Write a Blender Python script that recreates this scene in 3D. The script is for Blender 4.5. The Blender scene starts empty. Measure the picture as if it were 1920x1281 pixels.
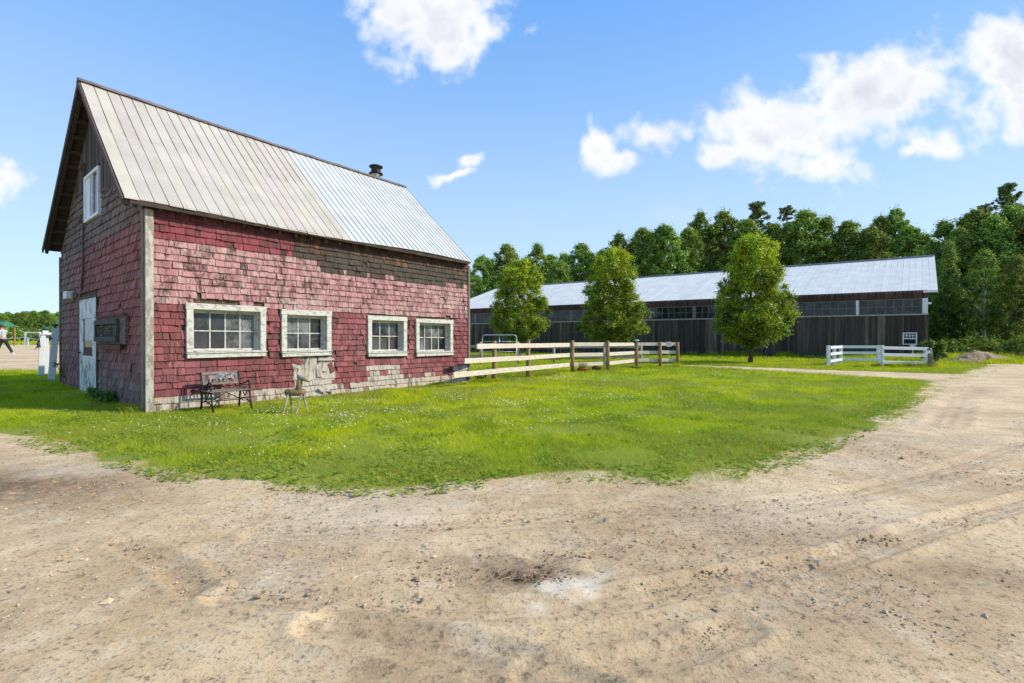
import bpy, math, random
import numpy as np
from mathutils import Vector, Matrix

sc = bpy.context.scene
C = sc.collection
R = math.radians

# ---------------------------------------------------------------- camera, sky, sun, exposure
F, CX, HY, CH = 910.0, 960.0, 638.0, 1.3
cam_d = bpy.data.cameras.new('camera'); cam_d.sensor_width = 36; cam_d.lens = 36*F/1920
cam_d.clip_start = 0.05; cam_d.clip_end = 3000
cam = bpy.data.objects.new('camera', cam_d); C.objects.link(cam)
cam.location = (0, 0, CH); cam.rotation_euler = (R(90-0.157), 0, 0)
sc.camera = cam
sc.view_settings.view_transform = 'Standard'; sc.view_settings.look = 'None'
sc.view_settings.gamma = 1; sc.view_settings.exposure = 0.68
sc.render.engine = 'CYCLES'
sc.cycles.max_bounces = 6; sc.cycles.transparent_max_bounces = 10

SUN_EL, SUN_AZ = 37.0, -4.0          # azimuth measured from +X towards +Y
sd = Vector((math.cos(R(SUN_EL))*math.cos(R(SUN_AZ)), math.cos(R(SUN_EL))*math.sin(R(SUN_AZ)), math.sin(R(SUN_EL))))
sun_d = bpy.data.lights.new('sun', 'SUN'); sun_d.energy = 3.3; sun_d.angle = R(0.6); sun_d.color = (1, .93, .80)
sun = bpy.data.objects.new('sun', sun_d); C.objects.link(sun)
sun.rotation_euler = sd.to_track_quat('Z', 'Y').to_euler(); sun.location = (30, 0, 30)

def nd(nt, t, **kw):
    n = nt.nodes.new(t)
    for k, v in kw.items():
        if k.startswith('i_'):
            n.inputs[k[2:].replace('_', ' ')].default_value = v
        else: setattr(n, k, v)
    return n
def math_n(nt, op, a, b=None, c=None, clamp=False):
    n = nt.nodes.new('ShaderNodeMath'); n.operation = op; n.use_clamp = clamp
    for i, x in enumerate((a, b, c)):
        if x is None: continue
        if isinstance(x, (int, float)): n.inputs[i].default_value = x
        else: nt.links.new(x, n.inputs[i])
    return n.outputs[0]
def vmath(nt, op, a, b):
    n = nt.nodes.new('ShaderNodeVectorMath'); n.operation = op
    for i, x in enumerate((a, b)):
        if x is None: continue
        if isinstance(x, (tuple, list)): n.inputs[i].default_value = x
        else: nt.links.new(x, n.inputs[i])
    return n
def mixc(nt, fac, a, b, blend='MIX'):
    n = nt.nodes.new('ShaderNodeMix'); n.data_type = 'RGBA'; n.blend_type = blend
    for s, x in ((0, fac), (6, a), (7, b)):
        if isinstance(x, (int, float)): n.inputs[s].default_value = x
        elif isinstance(x, (tuple, list)): n.inputs[s].default_value = (x[0], x[1], x[2], 1)
        else: nt.links.new(x, n.inputs[s])
    return n.outputs[2]
def sstep(nt, x, lo, hi, a=0.0, b=1.0):
    n = nt.nodes.new('ShaderNodeMapRange'); n.interpolation_type = 'SMOOTHSTEP'
    nt.links.new(x, n.inputs[0]); n.inputs[1].default_value = lo; n.inputs[2].default_value = hi
    n.inputs[3].default_value = a; n.inputs[4].default_value = b
    return n.outputs[0]

world = bpy.data.worlds.new('World'); sc.world = world; world.use_nodes = True
nt = world.node_tree; nt.nodes.clear()
sky = nd(nt, 'ShaderNodeTexSky', sky_type='NISHITA', sun_disc=False, sun_elevation=R(SUN_EL), sun_rotation=R(90-SUN_AZ),
         altitude=200.0, air_density=1.0, dust_density=0.6, ozone_density=2.5)
tc = nd(nt, 'ShaderNodeTexCoord')
sep = nd(nt, 'ShaderNodeSeparateXYZ'); nt.links.new(tc.outputs['Generated'], sep.inputs[0])
ysafe = math_n(nt, 'MAXIMUM', sep.outputs[1], 0.08)
ca = math_n(nt, 'DIVIDE', sep.outputs[0], ysafe); cb = math_n(nt, 'DIVIDE', sep.outputs[2], ysafe)
comb = nd(nt, 'ShaderNodeCombineXYZ'); nt.links.new(ca, comb.inputs[0]); nt.links.new(cb, comb.inputs[1])
clouds = [(812,28,122,98,1),(915,62,66,44,.9),(848,90,84,62,.75),(745,30,54,48,.9),
          (1130,262,44,44,.85),(1220,260,66,38,.88),(1165,285,74,26,.8),
          (1415,245,85,80,1),(1510,250,140,76,1),(1690,150,78,75,1),(1610,190,90,80,1),(1375,290,70,42,.9),(1520,300,140,36,.85),
          (1735,266,72,30,.85),(1690,282,40,20,.8),
          (1895,105,105,90,1),(1905,195,110,62,1),(1880,150,70,80,1),
          (888,302,26,26,.8),(862,326,48,13,.7),
          (-5,330,62,40,.8),(-10,420,34,16,.7),(-30,350,60,60,.9),
          (2150,160,120,60,1),(2300,300,120,50,1),(-400,200,180,80,1),(-700,380,150,60,1),(300,-300,200,90,1),(1500,-420,240,110,1),(2600,-100,300,120,1)]
wn = nd(nt, 'ShaderNodeTexNoise', i_Scale=7.0, i_Detail=6.0, i_Roughness=0.5); nt.links.new(comb.outputs[0], wn.inputs['Vector'])
wsh = vmath(nt, 'MULTIPLY', vmath(nt, 'SUBTRACT', wn.outputs['Color'], (.5, .5, .5)).outputs[0], (.17, .13, 0))
warp = vmath(nt, 'ADD', comb.outputs[0], wsh.outputs[0])
field = None
for (px, py, rx, ry, w) in clouds:
    d = vmath(nt, 'SUBTRACT', warp.outputs[0], ((px-CX)/F, (HY-py)/F, 0))
    e = vmath(nt, 'MULTIPLY', d.outputs[0], (F/rx/1.16, F/ry/1.14, 0))
    l = vmath(nt, 'LENGTH', e.outputs[0], None)
    v = math_n(nt, 'SUBTRACT', w, l.outputs['Value'])
    field = v if field is None else math_n(nt, 'MAXIMUM', field, v)
n1 = nd(nt, 'ShaderNodeTexNoise', i_Scale=9.0, i_Detail=7.0, i_Roughness=0.52, i_Distortion=0.2); nt.links.new(comb.outputs[0], n1.inputs['Vector'])
n2 = nd(nt, 'ShaderNodeTexNoise', i_Scale=26.0, i_Detail=5.0, i_Roughness=0.5); nt.links.new(comb.outputs[0], n2.inputs['Vector'])
nz = math_n(nt, 'MULTIPLY_ADD', n1.outputs[0], 2.2, -1.1)
nz2 = math_n(nt, 'MULTIPLY_ADD', n2.outputs[0], 0.8, -0.4)
dens = math_n(nt, 'ADD', math_n(nt, 'ADD', field, nz), nz2)
up = sstep(nt, sep.outputs[2], 0.02, 0.12)
front = sstep(nt, sep.outputs[1], 0.08, 0.2)
cmask = math_n(nt, 'MULTIPLY', math_n(nt, 'MULTIPLY', sstep(nt, dens, -0.16, 0.62), up), front)
# thin veils low in the sky
n3 = nd(nt, 'ShaderNodeTexNoise', i_Scale=3.0, i_Detail=5.0, i_Roughness=0.55); nt.links.new(comb.outputs[0], n3.inputs['Vector'])
veil = math_n(nt, 'MULTIPLY', math_n(nt, 'MULTIPLY', sstep(nt, n3.outputs[0], 0.5, 0.75, 0, .35), sstep(nt, cb, 0.45, 0.15)), front)
cmask = math_n(nt, 'MAXIMUM', cmask, veil)
# clouds: thick middles slightly greyer than the lit tops
n4 = nd(nt, 'ShaderNodeTexNoise', i_Scale=7.0, i_Detail=6.0, i_Roughness=0.55)
off = vmath(nt, 'ADD', comb.outputs[0], (0.02, 0.035, 0)); nt.links.new(off.outputs[0], n4.inputs['Vector'])
thick = sstep(nt, math_n(nt, 'SUBTRACT', dens, math_n(nt, 'MULTIPLY', n4.outputs[0], 1.0)), -0.30, 1.0)
ccol = mixc(nt, thick, (4.35, 4.4, 4.5), (3.05, 3.15, 3.6))
grad = mixc(nt, sstep(nt, sep.outputs[2], -.02, .72), (2.80, 3.60, 4.20), (.56, 1.74, 4.0))
skyc = mixc(nt, .86, mixc(nt, 1.0, sky.outputs[0], (0.9, 1.1, 1.4), 'MULTIPLY'), grad)
final = mixc(nt, cmask, skyc, ccol)
bg = nd(nt, 'ShaderNodeBackground'); bg.inputs[1].default_value = 0.148
nt.links.new(final, bg.inputs[0])
wo = nd(nt, 'ShaderNodeOutputWorld'); nt.links.new(bg.outputs[0], wo.inputs[0])

# ---------------------------------------------------------------- numpy noise
def _h(ix, iy, seed):
    n = (ix.astype(np.int64)*374761393 + iy.astype(np.int64)*668265263 + seed*982451653) & 0xffffffff
    n = ((n ^ (n >> 13))*1274126177) & 0xffffffff
    n = n ^ (n >> 16)
    return (n & 0xffff)/65535.0
def vnoise(x, y, seed=0):
    x = np.asarray(x, float); y = np.asarray(y, float)
    ix = np.floor(x); iy = np.floor(y); fx = x-ix; fy = y-iy
    fx = fx*fx*(3-2*fx); fy = fy*fy*(3-2*fy)
    a = _h(ix, iy, seed); b = _h(ix+1, iy, seed); c = _h(ix, iy+1, seed); d = _h(ix+1, iy+1, seed)
    return (a*(1-fx)+b*fx)*(1-fy) + (c*(1-fx)+d*fx)*fy
def fbm(x, y, seed=0, o=4):
    s = 0; a = .5; t = 0
    x = np.asarray(x, float); y = np.asarray(y, float)
    for i in range(o):
        s = s + a*vnoise(x*2**i, y*2**i, seed+i*17); t += a; a *= .5
    return s/t
def ghx(x, y):                        # terrain: gently rising to the left of the barn
    x = np.asarray(x, float); y = np.asarray(y, float)
    s = np.clip((-x-6)/24, 0, 1.15)
    return .42*s + .10*np.clip((y-40)/60, 0, 1)*s
def gz(x, y): return float(ghx(x, y))

def gp(px, py):                        # the ground point the photograph shows at a pixel (authoring aid)
    Y = F*CH/(py-HY)
    for _ in range(6):
        X = (px-CX)/F*Y; Y = F*(CH-gz(X, Y))/(py-HY)
    return ((px-CX)/F*Y, Y)
def seg_dist(x, y, poly, closed=True):
    d = np.full(x.shape, 1e9); n = len(poly)
    for i in range(n if closed else n-1):
        ax, ay = poly[i]; bx, by = poly[(i+1) % n]
        vx, vy = bx-ax, by-ay; L = vx*vx+vy*vy+1e-12
        t = np.clip(((x-ax)*vx+(y-ay)*vy)/L, 0, 1)
        d = np.minimum(d, np.hypot(x-ax-t*vx, y-ay-t*vy))
    return d
def inside(x, y, poly):
    c = np.zeros(x.shape, bool); n = len(poly)
    for i in range(n):
        ax, ay = poly[i]; bx, by = poly[(i+1) % n]
        if ay == by: continue
        k = (ay > y) != (by > y)
        c ^= k & (x < (bx-ax)*(y-ay)/(by-ay)+ax)
    return c
def sdf(x, y, poly):
    d = seg_dist(x, y, poly); return np.where(inside(x, y, poly), d, -d)

near_edge = [(0,812),(60,832),(130,852),(205,866),(262,884),(310,897),(400,904),(500,908),(600,917),(690,928),(780,926),
             (860,915),(950,910),(1050,900),(1150,897),(1250,905),(1350,896),(1440,880),(1530,850),(1600,820),(1655,790),(1700,765),(1738,740),(1758,722)]
lawn_poly = [(-30, 5.6), (-12, 6.3)] + [gp(*p) for p in near_edge] + [gp(1800,704), gp(1846,690), gp(1856,682), gp(1935,683), (60, 25), (120, 60), (160, 420), (-400, 420), (-200, 20)]
path_poly = [gp(1765,724), gp(1740,713), gp(1600,705.5), gp(1480,698), gp(1350,690), gp(1282,686.5), gp(1235,684.5), gp(1235,683), gp(1282,684.3), gp(1350,687), gp(1480,691.5), gp(1600,696), gp(1740,700.5), gp(1805,702)]
sand_poly = [(-12.4, 17.6), (-14, 17.9), (-18.5, 17.6), (-30, 17.2), (-60, 17), (-160, 78), (-60, 78), (-10, 50), (-9, 22)]
def grass_sd(x, y):
    s = sdf(x, y, lawn_poly)
    s = np.minimum(s, -sdf(x, y, path_poly)+.02)
    s = np.minimum(s, -sdf(x, y, sand_poly))
    return s

# ---------------------------------------------------------------- objects, parents and labels
def tag(o, label=None, cat=None, group=None, kind=None):
    if label: o['label'] = label
    if cat: o['category'] = cat
    if group: o['group'] = group
    if kind: o['kind'] = kind
    return o
def thing(name, label, cat, loc=(0, 0, 0), rz=0, group=None):
    o = bpy.data.objects.new(name, None); C.objects.link(o); o.empty_display_size = .2
    o.location = loc; o.rotation_euler = (0, 0, rz)
    return tag(o, label, cat, group)
def copy_tree(o, parent=None):
    c = o.copy(); C.objects.link(c)
    if parent: c.parent = parent
    for ch in list(o.children): copy_tree(ch, c)
    return c

class MB:
    def __init__(s): s.v = []; s.f = []; s.c = []; s.cur = None; s.smooth = False
    def add(s, vs, fs, col=None):
        b = len(s.v); s.v += [tuple(p) for p in vs]; s.f += [tuple(i+b for i in f) for f in fs]
        s.c += [col or s.cur or (1, 1, 1, 0)]*len(vs)
    def box(s, c, size, rot=None, col=None):
        x, y, z = size[0]/2, size[1]/2, size[2]/2
        vs = [Vector(p) for p in ((-x,-y,-z),(x,-y,-z),(x,y,-z),(-x,y,-z),(-x,-y,z),(x,-y,z),(x,y,z),(-x,y,z))]
        if rot is not None: vs = [rot @ p for p in vs]
        c = Vector(c); s.add([p+c for p in vs], [(0,3,2,1),(4,5,6,7),(0,1,5,4),(1,2,6,5),(2,3,7,6),(3,0,4,7)], col)
    def rbox(s, x0, x1, y0, y1, z0, z1, col=None):
        s.box(((x0+x1)/2, (y0+y1)/2, (z0+z1)/2), (abs(x1-x0), abs(y1-y0), abs(z1-z0)), None, col)
    def beam(s, p0, p1, w, h, col=None, up=(0, 0, 1)):      # w across, h along 'up'
        p0, p1 = Vector(p0), Vector(p1); d = (p1-p0); L = d.length; d.normalize()
        upv = Vector(up)
        if abs(d.dot(upv)) > .98: upv = Vector((1, 0, 0))
        a = d.cross(upv).normalized(); b = a.cross(d).normalized()
        s.box((p0+p1)/2, (L, w, h), Matrix((d, a, b)).transposed(), col)
    def tube(s, pts, rad, n=8, col=None, cap=True):
        pts = [Vector(p) for p in pts]
        if isinstance(rad, (int, float)): rad = [rad]*len(pts)
        vs = []; ref = Vector((0.13, 0.27, 1)).normalized()
        for i, p in enumerate(pts):
            d = (pts[min(i+1, len(pts)-1)]-pts[max(i-1, 0)])
            if d.length < 1e-9: d = Vector((0, 0, 1))
            d.normalize()
            r = ref if abs(d.dot(ref)) < .95 else Vector((1, 0, 0))
            a = d.cross(r).normalized(); b = a.cross(d)
            for k in range(n):
                t = 2*math.pi*k/n; vs.append(p+(a*math.cos(t)+b*math.sin(t))*rad[i])
        fs = []
        for i in range(len(pts)-1):
            for k in range(n):
                k2 = (k+1) % n; fs.append((i*n+k, i*n+k2, (i+1)*n+k2, (i+1)*n+k))
        if cap: fs.append(tuple(range(n))[::-1]); fs.append(tuple((len(pts)-1)*n+k for k in range(n)))
        s.add(vs, fs, col)
    def lathe(s, c, prof, n=16, col=None, sx=1, sy=1, rz=0):
        c = Vector(c); vs = []
        for r, z in prof:
            for k in range(n):
                t = 2*math.pi*k/n; x, y = r*math.cos(t)*sx, r*math.sin(t)*sy
                vs.append((c.x+x*math.cos(rz)-y*math.sin(rz), c.y+x*math.sin(rz)+y*math.cos(rz), c.z+z))
        fs = [(i*n+k, i*n+(k+1) % n, (i+1)*n+(k+1) % n, (i+1)*n+k) for i in range(len(prof)-1) for k in range(n)]
        fs.append(tuple(range(n))[::-1]); fs.append(tuple((len(prof)-1)*n+k for k in range(n)))
        s.add(vs, fs, col)
    def prism(s, outline, p0, ax, ay, depth, col=None):      # outline polygon (a,b) extruded along -normal
        ax, ay = Vector(ax), Vector(ay); n = ax.cross(ay).normalized()*depth; p0 = Vector(p0)
        A = [p0+ax*a+ay*b for a, b in outline]; m = len(A)
        s.add(A+[p+n for p in A], [tuple(range(m))[::-1], tuple(range(m, 2*m))]+[(i, (i+1) % m, m+(i+1) % m, m+i) for i in range(m)], col)
    def build(s, name, m, parent=None, smooth=False, bevel=0):
        me = bpy.data.meshes.new(name); me.from_pydata(s.v, [], s.f); me.update()
        at = me.attributes.new('Col', 'FLOAT_COLOR', 'POINT')
        at.data.foreach_set('color', np.array(s.c, dtype=np.float32).ravel())
        if smooth or s.smooth: me.polygons.foreach_set('use_smooth', [True]*len(me.polygons))
        if m: me.materials.append(m)
        o = bpy.data.objects.new(name, me); C.objects.link(o)
        if parent: o.parent = parent
        if bevel:
            b = o.modifiers.new('b', 'BEVEL'); b.width = bevel; b.segments = 1; b.limit_method = 'ANGLE'
        return o
def np_mesh(name, verts, nper, m, col=None, parent=None):
    """verts: (N*nper,3) array, one nper-gon each"""
    me = bpy.data.meshes.new(name); nv = len(verts); nf = nv//nper
    me.vertices.add(nv); me.vertices.foreach_set('co', verts.astype(np.float32).ravel())
    me.loops.add(nv); me.loops.foreach_set('vertex_index', np.arange(nv, dtype=np.int32))
    me.polygons.add(nf); me.polygons.foreach_set('loop_start', np.arange(0, nv, nper, dtype=np.int32))
    me.update(calc_edges=True)
    if col is not None:
        at = me.attributes.new('Col', 'FLOAT_COLOR', 'POINT')
        c4 = np.ones((nv, 4), np.float32); c4[:, :col.shape[1]] = col
        at.data.foreach_set('color', c4.ravel())
    if m: me.materials.append(m)
    o = bpy.data.objects.new(name, me); C.objects.link(o)
    if parent: o.parent = parent
    return o

# ---------------------------------------------------------------- materials
def newmat(name):
    m = bpy.data.materials.new(name); m.use_nodes = True; nt = m.node_tree; nt.nodes.clear()
    out = nd(nt, 'ShaderNodeOutputMaterial'); b = nd(nt, 'ShaderNodeBsdfPrincipled'); nt.links.new(b.outputs[0], out.inputs[0])
    return m, nt, b, out
def coords(nt, scale=(1, 1, 1), world_space=False):
    if world_space:
        g = nd(nt, 'ShaderNodeNewGeometry'); src = g.outputs['Position']
    else:
        t = nd(nt, 'ShaderNodeTexCoord'); src = t.outputs['Object']
    mp = nd(nt, 'ShaderNodeMapping'); mp.inputs['Scale'].default_value = scale; nt.links.new(src, mp.inputs[0])
    return mp.outputs[0]
def noise(nt, vec, scale, detail=4, rough=.55):
    n = nd(nt, 'ShaderNodeTexNoise', i_Scale=float(scale), i_Detail=float(detail), i_Roughness=float(rough)); nt.links.new(vec, n.inputs['Vector'])
    return n.outputs[0]
def bump(nt, b, h, strength=.5, dist=.01):
    n = nd(nt, 'ShaderNodeBump'); n.inputs['Strength'].default_value = strength; n.inputs['Distance'].default_value = dist
    nt.links.new(h, n.inputs['Height']); nt.links.new(n.outputs[0], b.inputs['Normal'])
def simple(name, c, rough=.7, metal=0, var=.25, scale=8, stretch=(1, 1, 1), bmp=.3, bd=.004):
    m, nt, b, _ = newmat(name); v = coords(nt, stretch)
    n = noise(nt, v, scale, 6, .6); f = sstep(nt, n, .3, .7)
    nt.links.new(mixc(nt, f, tuple(x*(1-var) for x in c), tuple(min(1, x*(1+var)) for x in c)), b.inputs['Base Color'])
    b.inputs['Roughness'].default_value = rough; b.inputs['Metallic'].default_value = metal
    bump(nt, b, n, bmp, bd); return m
def paint_wood(name, paint, wood, amount=.5, stretch=(6, 6, 1), scale=5, rough=.75):
    """old paint worn back to grey wood; amount = share of paint"""
    m, nt, b, _ = newmat(name); v = coords(nt, stretch)
    n = noise(nt, v, scale, 8, .7); n2 = noise(nt, coords(nt), 30, 5, .6)
    s = math_n(nt, 'MULTIPLY_ADD', n2, .35, n)
    f = sstep(nt, s, .48+amount*.3, .62+amount*.3)
    wv = noise(nt, coords(nt, tuple(x*4 for x in stretch)), scale*2, 4)
    wc = mixc(nt, wv, tuple(x*.55 for x in wood), tuple(x*1.35 for x in wood))
    pc = mixc(nt, n2, tuple(x*.82 for x in paint), paint)
    nt.links.new(mixc(nt, f, pc, wc), b.inputs['Base Color']); b.inputs['Roughness'].default_value = rough
    bump(nt, b, math_n(nt, 'SUBTRACT', wv, f), .5, .003); return m
def leaf_mat(name, c_dark, c_light, transl=.35, var=1.0):
    m = bpy.data.materials.new(name); m.use_nodes = True; nt = m.node_tree; nt.nodes.clear()
    out = nd(nt, 'ShaderNodeOutputMaterial'); a = nd(nt, 'ShaderNodeAttribute', attribute_name='Col')
    sp = nd(nt, 'ShaderNodeSeparateColor'); nt.links.new(a.outputs['Color'], sp.inputs[0])
    oi = nd(nt, 'ShaderNodeObjectInfo')
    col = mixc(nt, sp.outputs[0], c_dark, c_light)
    hs = nd(nt, 'ShaderNodeHueSaturation')
    nt.links.new(math_n(nt, 'MULTIPLY_ADD', oi.outputs['Random'], .035*var, .5-.018*var), hs.inputs['Hue'])
    nt.links.new(math_n(nt, 'MULTIPLY_ADD', oi.outputs['Random'], .35*var, 1-.18*var), hs.inputs['Value'])
    nt.links.new(col, hs.inputs['Color'])
    d = nd(nt, 'ShaderNodeBsdfDiffuse'); t = nd(nt, 'ShaderNodeBsdfTranslucent'); g = nd(nt, 'ShaderNodeBsdfGlossy'); g.inputs['Roughness'].default_value = .45
    g.inputs['Color'].default_value = (.6, .65, .6, 1)
    nt.links.new(hs.outputs[0], d.inputs[0])
    tcn = mixc(nt, .5, hs.outputs[0], (.25, .32, .02)); nt.links.new(tcn, t.inputs[0])
    m1 = nd(nt, 'ShaderNodeMixShader'); m1.inputs[0].default_value = transl; nt.links.new(d.outputs[0], m1.inputs[1]); nt.links.new(t.outputs[0], m1.inputs[2])
    m2 = nd(nt, 'ShaderNodeMixShader'); m2.inputs[0].default_value = .05; nt.links.new(m1.outputs[0], m2.inputs[1]); nt.links.new(g.outputs[0], m2.inputs[2])
    nt.links.new(m2.outputs[0], out.inputs[0]); return m

def shingle_mat():
    """vertex colour = paint of each shingle, alpha = how worn it is; streaks run down the grain"""
    m, nt, b, _ = newmat('weathered_shingles')
    a = nd(nt, 'ShaderNodeAttribute', attribute_name='Col'); wear = a.outputs['Alpha']
    fine = noise(nt, coords(nt, (26, 26, 3.5)), 1, 6, .75)
    big = noise(nt, coords(nt, (1.6, 1.6, 1.1)), 1, 5, .6)
    spk = noise(nt, coords(nt, (9, 9, 5)), 1, 7, .78)
    stain = noise(nt, coords(nt, (9, 9, 3.0)), 1, 7, .7)
    grey = mixc(nt, fine, (.24, .18, .13), (.66, .58, .48))
    worn = math_n(nt, 'ADD', math_n(nt, 'MULTIPLY_ADD', fine, .55, spk), math_n(nt, 'MULTIPLY', wear, .55))
    c = mixc(nt, sstep(nt, worn, 1.0, 1.24, 0, .8), a.outputs['Color'], grey)
    ds = math_n(nt, 'MULTIPLY', sstep(nt, stain, .50, .62), sstep(nt, big, .34, .56))
    c = mixc(nt, math_n(nt, 'MULTIPLY', ds, .85), c, (.035, .018, .013))
    c = mixc(nt, sstep(nt, fine, .58, .72, 0, .7), c, (.05, .03, .025))
    nt.links.new(c, b.inputs['Base Color']); b.inputs['Roughness'].default_value = .85
    bump(nt, b, fine, .6, .004); return m

M = {}
M['shingle'] = shingle_mat()
M['trim'] = paint_wood('worn_white_trim', (.50, .47, .395), (.27, .23, .175), .40, (4, 4, 1.2), 3)
M['trim_h'] = paint_wood('worn_white_casing', (.62, .60, .53), (.34, .30, .235), .62, (3, 3, 5), 3)
M['dark'] = simple('dark_interior', (.012, .010, .009), .95)
M['old_wood'] = simple('old_brown_wood', (.085, .058, .040), .9, 0, .5, 3, (10, 10, 1), .6)
M['grey_wood'] = simple('grey_barn_wood', (.20, .165, .125), .9, 0, .45, 3, (10, 10, 1), .6)
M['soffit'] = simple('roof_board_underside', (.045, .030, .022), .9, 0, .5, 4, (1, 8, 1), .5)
M['door'] = paint_wood('peeling_white_door', (.66, .67, .66), (.16, .15, .14), .60, (1.5, 1.5, 1), 3, .5)
M['vinyl'] = simple('white_window_paint', (.74, .75, .76), .45, 0, .06)
M['chrome'] = simple('stainless_flue', (.55, .57, .58), .22, 1, .1)
M['black_metal'] = simple('black_iron', (.018, .017, .017), .5, .5, .3, 40)
M['green_metal'] = simple('green_cap_plastic', (.01, .10, .06), .4, 0, .2)
M['galv'] = simple('galvanised_tube', (.52, .55, .56), .4, .6, .12)
M['new_wood'] = simple('sawn_spruce_boards', (.60, .51, .40), .8, 0, .18, 2.5, (2, 2, 14), .4)
M['post_wood'] = simple('round_cedar_posts', (.30, .175, .08), .85, 0, .4, 3, (9, 9, 1), .5)
M['grey_rail'] = simple('old_grey_rail', (.38, .32, .25), .85, 0, .3, 3, (2, 2, 10), .4)
M['white_paint'] = paint_wood('white_fence_paint', (.74, .75, .74), (.36, .34, .3), .95, (5, 5, 2), 4, .6)
M['terracotta'] = simple('terracotta_tub', (.30, .085, .035), .7, 0, .3)
M['red_wood'] = simple('old_red_board', (.115, .045, .032), .9, 0, .6, 3, (9, 9, 1), .5)
M['bark'] = simple('tree_bark', (.085, .065, .050), .95, 0, .4, 6, (4, 4, 1), .8, .02)
M['birch'] = simple('pale_birch_bark', (.42, .40, .36), .9, 0, .4, 5, (1, 1, 3), .4)
M['arena_frame'] = simple('grey_green_frame', (.17, .165, .15), .8, 0, .2)
M['log'] = simple('weathered_log', (.20, .135, .07), .9, 0, .5, 9, (3, 3, 3), .8, .008)
M['stick'] = simple('pale_stick_leg', (.34, .28, .20), .9, 0, .4, 12)
M['bench_wood'] = simple('grey_bench_slat', (.15, .13, .105), .85, 0, .35, 5, (1, 6, 6), .4)
M['plaque'] = simple('pewter_horse_relief', (.14, .145, .14), .6, .3, .4, 30)
M['curtain'] = simple('pale_curtain', (.55, .55, .56), .9, 0, .12, 3)
M['white_box'] = simple('white_plastic', (.7, .7, .68), .5, 0, .08)
M['green_roof'] = simple('green_shed_roof', (.02, .17, .10), .6, 0, .15)
M['carve'] = simple('carved_mossy_letters', (.13, .15, .09), .9, 0, .5, 40)
M['carve_bg'] = simple('dark_sign_recess', (.022, .024, .020), .9, 0, .5, 30)
M['sign_wood'] = simple('greenish_sign_board', (.075, .068, .052), .9, 0, .45, 6, (1, 2, 10), .5)

def glass(name, base, tr, dust=.3):
    m, nt, b, out = newmat(name)
    n = noise(nt, coords(nt), 2.2, 6, .6); n2 = noise(nt, coords(nt), 14, 5, .7)
    a = nd(nt, 'ShaderNodeAttribute', attribute_name='Col')
    f = math_n(nt, 'MULTIPLY', sstep(nt, math_n(nt, 'MULTIPLY_ADD', n2, .3, n), .5, .85), a.outputs['Fac'])
    nt.links.new(mixc(nt, math_n(nt, 'MULTIPLY', f, dust), base, (.30, .31, .31)), b.inputs['Base Color'])
    b.inputs['Roughness'].default_value = .08
    t = nd(nt, 'ShaderNodeBsdfTransparent'); mx = nd(nt, 'ShaderNodeMixShader')
    nt.links.new(math_n(nt, 'MULTIPLY_ADD', f, -tr*.5, tr), mx.inputs[0])
    nt.links.new(b.outputs[0], mx.inputs[1]); nt.links.new(t.outputs[0], mx.inputs[2]); nt.links.new(mx.outputs[0], out.inputs[0]); return m
M['glass'] = glass('dusty_window_glass', (.02, .022, .024), .55, .5)
M['glass_dusty'] = glass('very_dusty_glass', (.04, .043, .045), .4, .8)
M['glass_dark'] = glass('dark_glass', (.012, .013, .014), .35, .12)

def metal_roof_mat(name, c, rust, rough=.45, metal=.35):
    m, nt, b, _ = newmat(name)
    a = nd(nt, 'ShaderNodeAttribute', attribute_name='Col')
    v = coords(nt); n = noise(nt, v, 1.3, 6, .6); st = noise(nt, coords(nt, (5, .5, .5)), 2, 6, .7); sp = noise(nt, v, 6, 4, .7)
    col = mixc(nt, sstep(nt, n, .35, .7), tuple(x*.93 for x in c), tuple(min(1, x*1.07) for x in c))
    col = mixc(nt, 1.0, col, a.outputs['Color'], 'MULTIPLY')
    col = mixc(nt, math_n(nt, 'MULTIPLY', sstep(nt, st, .60, .74), rust), col, (.30, .19, .09))
    col = mixc(nt, math_n(nt, 'MULTIPLY', sstep(nt, sp, .70, .76), rust), col, (.20, .19, .18))
    nt.links.new(col, b.inputs['Base Color']); b.inputs['Roughness'].default_value = rough; b.inputs['Metallic'].default_value = metal; b.inputs['Specular IOR Level'].default_value = .2
    bump(nt, b, n, .25, .02); return m
M['roof_old'] = metal_roof_mat('old_beige_sheet_roof', (.475, .43, .355), .8, .6, 0)
M['roof_new'] = metal_roof_mat('pale_blue_grey_sheet_roof', (.54, .545, .515), .1, .55, .05)
M['roof_arena'] = metal_roof_mat('white_sheet_roof', (.66, .635, .58), .03, .7, 0)
M['ridge'] = simple('rusty_ridge_cap', (.17, .13, .11), .7, .2, .4, 5)

def boards_mat(name, c1, c2, pale):
    m, nt, b, _ = newmat(name); a = nd(nt, 'ShaderNodeAttribute', attribute_name='Col')
    g = noise(nt, coords(nt, (9, 9, .45)), 1, 6, .65); g2 = noise(nt, coords(nt, (30, 30, 1.2)), 1, 4, .6)
    c = mixc(nt, sstep(nt, g, .3, .72), c1, c2)
    c = mixc(nt, sstep(nt, g2, .58, .78, 0, .8), c, pale)
    c = mixc(nt, 1.0, c, a.outputs['Color'], 'MULTIPLY')
    nt.links.new(c, b.inputs['Base Color']); b.inputs['Roughness'].default_value = .9; bump(nt, b, g2, .5, .006); return m
M['arena_boards'] = boards_mat('dark_weathered_boards', (.036, .026, .019), (.10, .075, .056), (.27, .215, .16))
M['gable_boards'] = boards_mat('gable_boards', (.05, .035, .025), (.13, .10, .07), (.25, .21, .16))

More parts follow.
